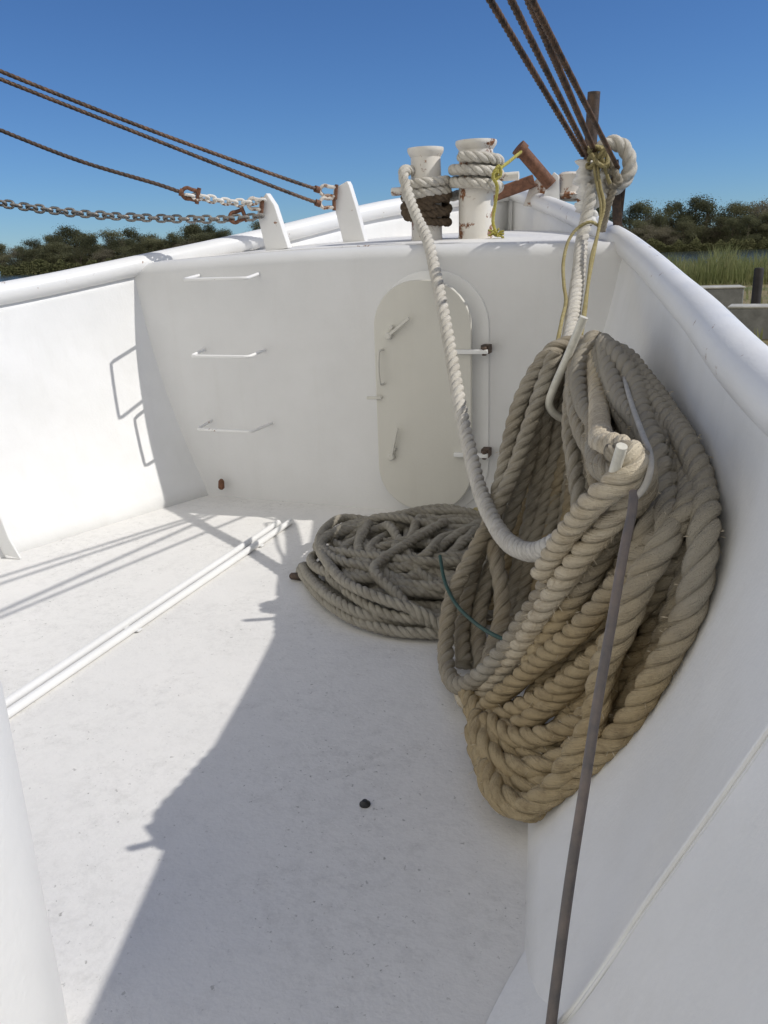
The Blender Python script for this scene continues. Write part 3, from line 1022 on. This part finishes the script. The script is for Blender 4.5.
for p in grey_paths:
    rope(grey, pp(p), R0 * random.uniform(.94, 1.04), random.uniform(2.3, 2.9), groove=1.2)
# strands dropping from the far hook between both hooks (darker, tan-grey)
mid = [
    [(590, 345, 3.52), (577, 352, 3.45), (572, 385, 3.32), (570, 430, 3.16), (575, 470, 3.0), (580, 520, 2.85), (570, 580, 2.7), (555, 640, 2.55)],
    [(590, 343, 3.50), (580, 350, 3.40), (574, 385, 3.18), (580, 425, 2.92), (600, 460, 2.65), (630, 485, 2.4), (660, 500, 2.2), (685, 520, 2.05)],
    [(596, 342, 3.48), (585, 350, 3.36), (578, 372, 3.2), (582, 402, 2.98), (600, 430, 2.70), (622, 452, 2.45), (640, 470, 2.3)],
    [(600, 342, 3.50), (592, 338, 3.42), (588, 352, 3.35), (588, 380, 3.2), (592, 408, 2.95), (596, 432, 2.6), (598, 452, 2.2), (606, 470, 1.93), (622, 480, 1.88), (640, 474, 1.88)],
    [(604, 346, 3.50), (604, 342, 3.35), (610, 372, 3.05), (622, 402, 2.75), (642, 425, 2.45), (655, 450, 2.22), (660, 485, 2.06), (652, 525, 1.96), (630, 570, 1.95)],
    [(612, 356, 3.50), (618, 352, 3.4), (628, 372, 3.1), (640, 400, 2.8), (660, 430, 2.5), (676, 470, 2.25), (680, 520, 2.08), (668, 580, 2.02), (645, 640, 2.03)],
    [(620, 372, 3.3), (632, 385, 3.08), (655, 412, 2.7), (682, 445, 2.35), (697, 490, 2.08), (695, 545, 1.92), (676, 610, 1.88), (650, 670, 1.92), (615, 720, 1.96), (580, 765, 1.97)],
    [(640, 400, 2.95), (662, 424, 2.62), (690, 452, 2.25), (702, 485, 2.05), (704, 530, 1.86), (694, 590, 1.80), (672, 650, 1.82), (640, 710, 1.86), (600, 765, 1.92), (560, 800, 1.95), (530, 810, 1.96), (510, 798, 2.0), (496, 780, 2.05)],
]
for i, p in enumerate(mid):
    rope(grey if i in (0, 1, 3) else tan, pp(p), R0 * random.uniform(.92, 1.05), random.uniform(2.4, 3.2), groove=1.25)
# big tan loops: low turn on the deck at left, forward and up to the right
low = [
    [(640, 480, 1.93), (615, 515, 1.95), (585, 552, 2.02), (553, 596, 2.14), (528, 636, 2.26), (507, 664, 2.36), (490, 684, 2.42), (478, 700, 2.46), (466, 700, 2.5), (463, 688, 2.58)],
    [(684, 520, 1.90), (650, 552, 1.92), (612, 594, 1.98), (578, 630, 2.06), (548, 656, 2.16), (520, 676, 2.26), (500, 693, 2.30), (486, 706, 2.36), (474, 704, 2.48)],
    [(700, 525, 1.92), (676, 565, 1.92), (638, 610, 1.96), (600, 650, 2.02), (560, 684, 2.10), (520, 708, 2.2), (490, 716, 2.28), (472, 708, 2.36), (468, 690, 2.5)],
    [(660, 560, 2.02), (622, 630, 2.04), (585, 675, 2.08), (550, 708, 2.13), (515, 726, 2.17), (485, 722, 2.26), (470, 705, 2.36)],
    [(690, 560, 1.98), (655, 630, 1.96), (620, 682, 1.98), (580, 718, 2.02), (545, 738, 2.06), (512, 738, 2.12), (488, 722, 2.22)],
    [(640, 640, 2.06), (600, 700, 2.06), (565, 735, 2.08), (530, 752, 2.09), (506, 748, 2.12), (492, 735, 2.17), (486, 720, 2.25)],
    [(665, 640, 1.98), (625, 705, 1.98), (585, 745, 1.99), (548, 766, 2.01), (515, 770, 2.04), (492, 755, 2.09), (479, 735, 2.16), (476, 716, 2.26)],
    [(640, 690, 2.0), (600, 745, 2.0), (560, 775, 2.0), (527, 786, 2.0), (502, 778, 2.03), (484, 757, 2.10), (474, 730, 2.22)],
    [(600, 760, 2.0), (565, 790, 1.99), (535, 798, 1.98), (508, 792, 2.0), (488, 770, 2.07), (477, 745, 2.17)],
    [(704, 545, 1.86), (690, 610, 1.80), (660, 670, 1.80), (625, 722, 1.83), (588, 764, 1.87), (556, 792, 1.90), (527, 806, 1.92), (505, 797, 1.95), (488, 776, 2.03), (476, 745, 2.16)],
    [(668, 540, 1.86), (640, 580, 1.83), (622, 620, 1.84), (606, 668, 1.86), (592, 716, 1.87), (573, 760, 1.88), (548, 792, 1.90), (520, 808, 1.92), (498, 794, 1.97), (482, 768, 2.06)],
    [(690, 590, 1.95), (650, 660, 1.95), (612, 730, 1.95), (575, 776, 1.96), (540, 800, 1.96)],
    [(620, 560, 2.25), (585, 625, 2.3), (550, 680, 2.3), (520, 720, 2.25)],
    [(660, 600, 2.1), (610, 670, 2.15), (570, 720, 2.15), (530, 760, 2.1)],
    [(600, 520, 2.3), (570, 590, 2.38), (540, 650, 2.42), (510, 690, 2.4)],
    [(640, 540, 2.15), (600, 600, 2.25), (565, 650, 2.3), (530, 700, 2.28)],
]
UPA = [(606, 346, 3.45), (616, 352, 3.35), (632, 376, 3.05), (655, 412, 2.65), (680, 450, 2.28), (692, 485, 2.05)]
UPB = [(600, 346, 3.45), (606, 350, 3.3), (618, 385, 2.95), (634, 425, 2.55), (648, 460, 2.25), (655, 500, 2.06)]
UPC = [(598, 350, 3.45), (598, 360, 3.3), (596, 400, 3.05), (604, 450, 2.7), (612, 500, 2.4)]
pref = {1: (UPA, -6, 0.03), 2: (UPA, 4, 0.0), 3: (UPB, 4, 0.04), 4: (UPA, -16, 0.10), 5: (UPB, -8, 0.1), 6: (UPB, 10, 0.08), 9: (UPA, 10, -0.02), 10: (UPB, 14, -0.04), 11: (UPA, -10, .14), 12: (UPC, 0, .1), 13: (UPC, 14, 0), 14: (UPC, -10, .2), 15: (UPC, 20, -.05)}
for i, p in enumerate(low):
    if i in pref:
        u, dx, dY = pref[i]
        p = [(x + dx * min(1, q / 2) + random.uniform(-5, 5), y + random.uniform(-4, 4), Y + dY + random.uniform(-.03, .03)) for q, (x, y, Y) in enumerate(u)] + [(x + random.uniform(-3, 3), y + random.uniform(-3, 3), Y) for x, y, Y in p]
    rope(cream if i in (0, 1) and i not in pref else tan, pp(p), R0 * random.uniform(.93, 1.06), random.uniform(2.5, 3.3), groove=1.25)
rope(tan, pp([(655, 470, 2.12), (650, 520, 2.06), (630, 560, 2.08), (600, 598, 2.14), (570, 640, 2.2), (540, 680, 2.26)]), R0)
rope(tan, pp([(640, 500, 2.16), (622, 545, 2.12), (598, 585, 2.15), (570, 622, 2.22), (545, 655, 2.3)]), R0)
for q in (2, 3, 4, 5, 6, 7, 10):
    p = [(x + random.uniform(0, 9), y - random.uniform(2, 10), Y + .085) for x, y, Y in low[q]]
    rope(tan, pp(p), R0, random.uniform(2.5, 3.2), groove=1.25)
rope(tan, pp([(632, 502, 2.03), (608, 545, 2.07), (588, 578, 2.10), (566, 612, 2.16), (545, 642, 2.22), (528, 668, 2.28)]), R0, 2.7)
# inner turns that fill the heart of the coil
rg = random.Random(5)
for i in range(16):
    t = i / 15
    bx = 472 + 150 * t + rg.uniform(-8, 8)
    Yb = 3.12 - 0.85 * t
    p = [(588 + rg.uniform(-6, 10), 347, 3.62), (575 + 30 * t, 372, 3.62 - .2 * t)]
    for q in np.linspace(.2, 1, 6):
        p.append((575 + 30 * t + (bx - 575 - 30 * t) * q ** .9, 372 + (640 - 372 + 40 * t) * q, (3.62 - .2 * t) + (Yb - 3.45 + .2 * t + .08) * q ** 1.4 + rg.uniform(-.03, .03)))
    rope(grey if i % 2 else tan, pp(p), R0)
for i in range(9):
    t = i / 8
    p = [(600 + 8 * t, 350, 3.55), (612 + 30 * t, 385 + 6 * t, 3.2), (628 + 45 * t, 430, 2.72), (640 + 45 * t, 480 + 10 * t, 2.34), (640 + 48 * t, 530, 2.2 - .1 * t), (620 + 55 * t, 590, 2.18 - .12 * t), (585 + 60 * t, 650, 2.18 - .12 * t), (548 + 55 * t, 710, 2.16 - .1 * t)]
    rope(tan, pp([(x + rg.uniform(-4, 4), y, Y) for x, y, Y in p]), R0)
fz_ = MB()
for src, cnt in ((grey, 2600), (tan, 3800), (cream, 900)):
    V = np.array(src.v)
    for i in rng.integers(0, len(V) - 40, cnt):
        p0 = V[i]
        out = p0 - V[i - 15] if i > 20 else np.array([0, 0, 1.0])
        o2 = rng.normal(size=3)
        o2 /= np.linalg.norm(o2)
        nrm = out / (np.linalg.norm(out) + 1e-9)
        if o2 @ nrm < 0:
            o2 = -o2
        d1 = (o2 * .7 + nrm * .6 + np.array([0, 0, -.25])) * rng.uniform(.008, .02)
        sd3 = np.cross(d1, rng.normal(size=3))
        sd3 = sd3 / (np.linalg.norm(sd3) + 1e-9) * .0006
        fz_.add([p0 - sd3, p0 + sd3, p0 + d1 * .6 + sd3 * .8, p0 + d1 + np.array([0, 0, -.003])], [(0, 1, 2), (0, 2, 3)])
tag(fz_.build('loose_fibres', CREAM, coil, 0), kind='stuff')
grey.build('grey_strands', GREYR, coil, 0)
tan.build('tan_strands', TAN, coil, 0)
cream.build('pale_strands', CREAM, coil, 0)
# sunlit turn over the near hook
mb = MB()
rope(mb, pp([(592, 346, 3.42), (596, 378, 3.15), (599, 408, 2.8), (600, 430, 2.42), (604, 445, 2.1), (615, 447, 1.96), (628, 452, 1.90), (634, 463, 1.86), (628, 476, 1.84), (612, 487, 1.845), (596, 500, 1.88), (578, 520, 1.96), (558, 548, 2.08), (542, 574, 2.16)]), R0, 2.4, groove=1.4)
mb.build('sunlit_turn', CREAM, coil, 0)

# thin cords round the coil
mb = MB()
mb.tube(spline(pp([(612, 346, 3.42), (618, 354, 3.28), (624, 378, 2.95), (633, 408, 2.5), (644, 438, 2.06), (650, 455, 1.9), (650, 472, 1.825), (644, 488, 1.80), (633, 500, 1.79)]), .01), .0075, 10)
tag(mb.build('thin_strap', plain('pale grey strap', (0.42, 0.40, 0.36), 0.7)), 'thin pale strap running over the right side of the coil to the grey rod', 'strap')
m = MB()
m.tube(spline([at(634, 492, 1.80), at(632, 512, 1.76), at(625, 545, 1.70), at(612, 620, 1.60), at(598, 700, 1.50), at(584, 790, 1.40), at(570, 880, 1.31), at(556, 985, 1.225), at(548, 1050, 1.18), at(540, 1120, 1.12)], .03), 0.0105, 14)
tag(m.build('grey_rod', GREYROD), 'long thin grey brown rod leaning from the coil down to the bottom of the view', 'rod')
m = MB()
m.tube(spline(pp([(440, 556, 3.1), (445, 582, 2.95), (456, 604, 2.82), (474, 622, 2.68), (492, 634, 2.56), (510, 642, 2.5)]), .012), 0.0075, 10)
tag(m.build('green_cord', GREEN), 'thin dark green cord hanging in an arc before the left strands of the coil', 'cord')
# small yellow-brown scraps by the door foot
mb = MB()
rope(mb, pp([(452, 522, 4.35), (466, 514, 4.3), (480, 508, 4.25)]), .014, 3)
tag(mb.build('yellow_scrap', YELL, None, 0), 'short yellow rope end at the foot of the door behind the coil', 'rope')

# ------------------------------------------------------------------ rope pile on the deck
pile = MB()
cx, cy = -1.16, 3.82
RP = 0.026
pts = []
N = 24
for k in range(N):
    lay = k / (N - 1)
    ax = 0.62 - 0.16 * abs(math.sin(k * 1.9)) - .05 * lay
    ay = 0.58 - 0.16 * abs(math.cos(k * 2.3)) - .05 * lay
    ox, oy = 0.07 * math.sin(k * 2.7), 0.07 * math.cos(k * 1.7)
    rot = 0.5 * math.sin(k * 3.3)
    for j in range(14):
        a = 2 * PI * j / 14 + k * .4
        ex, ey = ax * math.cos(a), ay * math.sin(a)
        wob = 1 + .10 * math.sin(3 * a + k * 2.1) + .06 * math.sin(5 * a + k)
        x = cx + ox + wob * (ex * math.cos(rot) - ey * math.sin(rot))
        y = cy + oy + wob * (ex * math.sin(rot) + ey * math.cos(rot))
        z = RP + 0.0055 * k + 0.02 * (1 + math.sin(2 * a + k * 1.3)) * min(1, k * .3)
        pts.append((x, y, z))
rope(pile, pts, RP, 2.3, step=RP * .36, k=10)
for k in range(30):                                             # crossing bights on top
    a = random.random() * 6.28
    a2 = a + PI + random.uniform(-1.1, 1.1)
    r1, r2 = random.uniform(.42, .6), random.uniform(.38, .58)
    z = 0.09 + 0.10 * random.random()
    p0 = np.array([cx + r1 * math.cos(a), cy + r1 * math.sin(a), 0.07 + .05 * max(0, math.sin(a))])
    p3 = np.array([cx + r2 * math.cos(a2), cy + r2 * math.sin(a2), 0.07 + .05 * max(0, math.sin(a2))])
    m1 = p0 * .68 + p3 * .32 + np.array([random.uniform(-.16, .16), random.uniform(-.16, .16), 0]); m1[2] = z
    m2 = p0 * .32 + p3 * .68 + np.array([random.uniform(-.16, .16), random.uniform(-.16, .16), 0]); m2[2] = z + .03
    e0 = p0 + np.array([.1 * math.sin(a), -.1 * math.cos(a), -.04])
    e3 = p3 + np.array([-.1 * math.sin(a2), .1 * math.cos(a2), -.04])
    rope(pile, [e0, p0, m1, m2, p3, e3], RP, 2.3, step=RP * .36, k=10)
for pth in ([(303, 566, .06), (312, 580, .08), (335, 600, .10), (365, 615, .08), (400, 622, .05), (440, 622, .05)],
            [(415, 535, .10), (375, 522, .13), (345, 518, .15), (326, 528, .17), (319, 545, .17), (327, 562, .17), (350, 585, .18), (385, 600, .16), (420, 612, .12), (446, 630, .06)],
            [(445, 522, .22), (412, 541, .22), (385, 558, .21), (374, 570, .20), (392, 590, .17), (415, 612, .12), (436, 628, .05)],
            [(300, 570, .04), (322, 598, .05), (355, 620, .045), (395, 631, .04), (440, 634, .04)],
            [(345, 590, .14), (380, 612, .10), (420, 620, .08), (450, 618, .08)]):
    rope(pile, [atz(*p) for p in pth], RP, 2.3, step=RP * .36, k=10)
pile.build('rope_pile', PILER, None, 0)
tag(bpy.data.objects['rope_pile'], 'tangled grey rope heaped on the deck in front of the door', 'rope')

# ------------------------------------------------------------------ land, water
WZ = -2.2


def land(ang, r):
    """height of the ground at bearing ang (0 = straight over the bow, left negative, degrees) and range r"""
    x, y = r * math.sin(math.radians(ang)), r * math.cos(math.radians(ang))
    near = 0
    # near bank ahead and to the right
    d_edge = min(x + 3.5, 68 - y + 2.0 * math.sin(x * .3), y - 10)
    if r < 110:
        near = max(0.0, min(1.0, d_edge / 5 + .3)) if d_edge > -1.5 else 0.0
    shore = 330
    if ang < -44.6:
        shore += min(700, (-44.6 - ang) * 900)
    far = max(0, min(1, (r - shore) / 6))
    h = -4.0
    if near > 0:
        h = -4.0 + near * 3.0 + (0.06 * math.sin(x * 1.7) * math.sin(y * 1.3) if near > .9 else 0)
    if far > 0:
        h = max(h, -4.0 + far * 2.6)
    return h


gm = MB()
rads = [9] + list(np.arange(11, 80, 1.5)) + list(np.arange(82, 295, 12)) + list(np.arange(300, 370, 4)) + [400, 500, 600, 700, 800, 900, 960, 1000, 1040, 1080, 1200, 1800, 3000, 6000]
angs = list(np.arange(-180, -60, 10)) + list(np.arange(-60, 30, 0.75)) + list(np.arange(30, 180, 10))
rows = []
for r in rads:
    rows.append([(r * math.sin(math.radians(a)), r * math.cos(math.radians(a)), land(a, r)) for a in angs])
gm.grid(rows, closed=True)
m, n, b, l = mat('dry grass ground')
v = coords(n)
r = ramp(n, [(0.3, (0.11, 0.135, 0.045)), (0.5, (0.19, 0.16, 0.075)), (0.7, (0.26, 0.20, 0.11))])
l.new(noise(n, v, 0.35, 6, 0.65), r.inputs[0])
l.new(r.outputs[0], b.inputs['Base Color'])
b.inputs['Roughness'].default_value = 1
bump(n, l, b, noise(n, v, 6, 5), 0.8, 0.1)
tag(gm.build('ground', m, None, 0), kind='structure')

wm = MB()
wm.grid([[(x, y, WZ) for x in (-6000, -60, 0, 60, 6000)] for y in (-6000, 0, 60, 6000)])
m, n, b, l = mat('river water')
b.inputs['Base Color'].default_value = (0.03, 0.045, 0.05, 1)
b.inputs['Roughness'].default_value = 0.12
b.inputs['IOR'].default_value = 1.33
bump(n, l, b, noise(n, coords(n, scale=(1, 1, 1)), 1.4, 4), 0.5, 0.12)
tag(wm.build('water', m, None, 0), kind='structure')

# ------------------------------------------------------------------ vegetation
def leaf_mat(name, a, b2):
    m, n, b, l = mat(name)
    v = coords(n)
    oi = n.nodes.new('ShaderNodeObjectInfo')
    r = ramp(n, [(0.3, a), (0.7, b2)])
    l.new(noise(n, v, 0.55, 4, 0.7), r.inputs[0])
    hv = n.nodes.new('ShaderNodeHueSaturation')
    rr = ramp(n, [(0.0, 0.8), (1.0, 1.25)])
    l.new(oi.outputs['Random'], rr.inputs[0])
    l.new(rr.outputs[0], hv.inputs['Value'])
    l.new(r.outputs[0], hv.inputs['Color'])
    l.new(hv.outputs[0], b.inputs['Base Color'])
    tr = n.nodes.new('ShaderNodeBsdfTranslucent')
    l.new(hv.outputs[0], tr.inputs['Color'])
    mx = n.nodes.new('ShaderNodeMixShader')
    mx.inputs[0].default_value = 0.42
    l.new(b.outputs[0], mx.inputs[1]); l.new(tr.outputs[0], mx.inputs[2])
    l.new(mx.outputs[0], n.nodes['Material Output'].inputs['Surface'])
    b.inputs['Roughness'].default_value = 0.9
    b.inputs['Specular IOR Level'].default_value = 0.1
    return m


LEAFS = [leaf_mat('olive leaves', (0.125, 0.13, 0.075), (0.18, 0.18, 0.10)),
         leaf_mat('brown green leaves', (0.155, 0.14, 0.105), (0.20, 0.185, 0.125)),
         leaf_mat('dark leaves', (0.105, 0.115, 0.068), (0.15, 0.155, 0.088))]
BARK = plain('grey bark', (0.11, 0.09, 0.07), 0.95, 0.3, 4)


def tree_proto(H, W, seed, mt, dens=6500, bare=0.0):
    rg = random.Random(seed)
    lobes = []
    for i in range(24):
        a = rg.random() * 6.28
        t = rg.uniform(.12, .86)
        rr = W * .42 * math.sqrt(max(0.02, 1 - ((t - .40) / .52) ** 2)) * math.sqrt(rg.random())
        lobes.append((rr * math.cos(a), rr * math.sin(a), H * t, W * rg.uniform(.14, .25), H * rg.uniform(.08, .14)))
    lobes.append((W * .04, 0, H * .80, W * .22, H * .14))
    vs, fs = [], []
    for i in range(dens):
        lx, ly, lz, lr, lh = rg.choice(lobes)
        if i % 4 == 0:
            lr, lh = lr * 1.55, lh * 1.6
        u = Vector((rg.gauss(0, 1), rg.gauss(0, 1), rg.gauss(0, 1))).normalized() * (rg.random() ** .4)
        p = Vector((lx + u.x * lr, ly + u.y * lr, max(.3, lz + u.z * lh)))
        s = rg.uniform(.10, .25) * H / 12 * (.7 if i % 4 == 0 else 1)
        a1 = Vector((rg.gauss(0, 1), rg.gauss(0, 1), rg.gauss(0, 1))).normalized()
        a2 = a1.orthogonal().normalized()
        k = len(vs)
        vs += [p - a1 * s, p + a2 * s * .6, p + a1 * s, p - a2 * s * .6]
        fs.append((k, k + 1, k + 2, k + 3))
    cr = MB().add([tuple(x) for x in vs], fs)
    tr = MB()
    tr.tube([(0, 0, -.4), (.1, 0, H * .25), (-.05, .1, H * .5), (.1, .05, H * .85)], [H * .02, H * .016, H * .011, H * .003], 8)
    for lx, ly, lz, lr, lh in lobes[:8]:
        z0 = lz * .5
        tr.tube([(0, 0, z0), (lx * .5, ly * .5, z0 + (lz - z0) * .6), (lx, ly, lz + lh * .5)], [H * .009, H * .006, H * .002], 6)
    return cr, tr


protos = []
for i, (H, W, mi, lab) in enumerate([(12, 11, 0, 'rounded olive tree in the wood on the far river bank'), (10, 12, 1, 'wide brownish green tree in the wood on the far river bank'), (13.5, 10, 2, 'tall dark tree in the wood on the far river bank'), (9, 10, 0, 'low bushy olive tree in the wood on the far river bank')]):
    cr, tr = tree_proto(H, W, 40 + i, LEAFS[mi])
    root = empty('tree', (0, 0, 0), lab, 'tree', 'trees of the wood on the far bank')
    cr.build('crown', LEAFS[mi], root, 0)
    tr.build('trunk', BARK, root)
    protos.append(root)


def dup(root, loc, rz, s):
    r = root.copy()
    C.objects.link(r)
    r.location = loc
    r.rotation_euler = (0, 0, rz)
    r.scale = (s, s, s)
    for ch in list(root.children):
        c = ch.copy()
        C.objects.link(c)
        c.parent = r
    return r


used = [False] * 4
KINDS = ['rounded olive tree', 'wide brownish green tree', 'tall dark tree', 'low bushy olive tree']
spots = []
for a in np.arange(-44.5, -17, 0.42):                            # left wood
    base = 343
    for q in range(2):
        h = 1.0 + .10 * math.sin(a * .9) + (0.12 if a > -38 else -.02)
        spots.append((a + random.uniform(-.3, .3), base + 8 + q * 14 + random.uniform(-4, 6), h * random.uniform(.9, 1.12) * (1.12 if q else .85)))
for a in np.arange(-7.5, 8.0, 0.5):                             # right wood
    for q in range(2):
        h = 1.28 + (0.26 if a > 2.5 else 0) + .10 * math.sin(a * 1.7 + 1)
        spots.append((a + random.uniform(-.3, .3), 346 + q * 13 + random.uniform(-4, 6), h * random.uniform(.88, 1.1) * (1.08 if q else .72)))
for a in np.arange(-49, -44.8, .13):                              # farther strip
    spots.append((a, 960 + random.uniform(0, 60), random.uniform(.7, .95)))
for i, (a, r, s) in enumerate(spots):
    k = random.choice([0, 0, 1, 2, 3, 3])
    x, y = r * math.sin(math.radians(a)), r * math.cos(math.radians(a))
    rz = random.random() * 6.28
    if not used[k]:
        used[k] = True
        protos[k].location = (x, y, -1.6)
        protos[k].rotation_euler = (0, 0, rz)
        protos[k].scale = (s, s, s)
        for ch in protos[k].children:
            ch.matrix_parent_inverse = Matrix()
        t = protos[k]
    else:
        t = dup(protos[k], (x, y, -1.6), rz, s)
    kind = KINDS[k]
    if r > 900:
        t['label'], t['group'] = kind + ' in the faint farthest strip at the far left', 'trees of the farthest strip'
    elif a < -10:
        t['label'], t['group'] = kind + ' in the wood beyond the left rail and chain', 'trees beyond the left rail'
    else:
        t['label'], t['group'] = kind + ' in the wood beyond the right rail and reeds', 'trees beyond the right rail'

# undergrowth along the far banks: nobody could count it
us, uf = [], []
def scatter_leaf(p, s):
    a1 = Vector((random.gauss(0, 1), random.gauss(0, 1), random.gauss(0, 1))).normalized()
    a2 = a1.orthogonal().normalized()
    k = len(us)
    p = Vector(p)
    us.extend([tuple(p - a1 * s), tuple(p + a2 * s * .6), tuple(p + a1 * s), tuple(p - a2 * s * .6)])
    uf.append((k, k + 1, k + 2, k + 3))
HX = np.arange(-60, 40, .35)
HB = [random.uniform(1.8, 5.4) for _ in HX]
for i in range(40000):
    if random.random() < .62:
        a = random.uniform(-44.6, -16)
        base = 328.5
    else:
        a = random.uniform(-8, 8.5)
        base = 328.5
    r = base + random.random() ** 2 * 16
    hh = float(np.interp(a, HX, HB)) * random.random() ** .8
    scatter_leaf((r * math.sin(math.radians(a)), r * math.cos(math.radians(a)), -2.5 + hh), random.uniform(.25, .6))
ub = MB().add(us, uf)
tag(ub.build('undergrowth', leaf_mat('undergrowth leaves', (0.10, 0.11, 0.045), (0.155, 0.15, 0.075)), None, 0), 'dense green undergrowth along the far river banks', 'undergrowth', kind='stuff')

# reeds on the near bank
vs, fs = [], []
for i in range(6500):
    y = random.uniform(54, 67) if random.random() < .72 else random.uniform(22, 56)
    x = -5 + 16 * random.random() ** 1.3
    tall = y > 53.9
    h = random.uniform(.7, 2.0) * (1.0 + .35 * math.sin(x * 1.3) * math.sin(x * .6 + 1)) if tall else random.uniform(.12, .5)
    wd = random.uniform(.015, .035)
    a = random.random() * 6.28
    lx, ly = random.gauss(0, .22) * h, random.gauss(0, .2) * h
    k = len(vs)
    dx, dy = wd * math.cos(a), wd * math.sin(a)
    vs += [(x - dx, y - dy, -1.05), (x + dx, y + dy, -1.05), (x + lx * .4 + dx, y + ly * .4 + dy, -1.05 + h * .6), (x + lx * .4 - dx, y + ly * .4 - dy, -1.05 + h * .6), (x + lx, y + ly, -1.05 + h)]
    fs += [(k, k + 1, k + 2, k + 3), (k + 3, k + 2, k + 4)]
tag(MB().add(vs, fs).build('reeds', leaf_mat('reed green', (0.20, 0.25, 0.09), (0.38, 0.36, 0.18)), None, 0), 'tall green reeds along the near bank', 'reeds', kind='stuff')

# dock blocks and pile on the near bank
def block(c, s, rz, lab):
    root = empty('concrete_block', (c[0], c[1], c[2] - s[2] / 2), lab, 'block', 'concrete blocks on the near bank')
    q = Matrix.Rotation(rz, 3, 'Z')
    MB().box(c, s, q).build('body', CONC, root, bevel=.04)
    MB().box((c[0], c[1], c[2] + s[2] / 2 + .03), (s[0] * 1.04, s[1] * 1.04, .06), q).build('top_slab', CONCT, root, bevel=.02)
p = at(714, 297, 31)
block((p[0], p[1], -0.55), (1.7, 1.2, 1.15), .1, 'grey concrete block on the grassy bank just over the right rail')
p = at(782, 318, 25)
block((p[0], p[1], -0.75), (2.6, 1.0, 1.1), -.12, 'long low concrete block at the right edge beside the dark pile')
p = at(756, 300, 26.3)
m = MB(); m.lathe([(0.13, 0), (0.13, 1.95), (0.11, 2.0)], (p[0], p[1], -1.2), 20)
tag(m.build('mooring_pile', PILE), 'dark upright pile standing on the bank behind the low concrete block', 'pile')
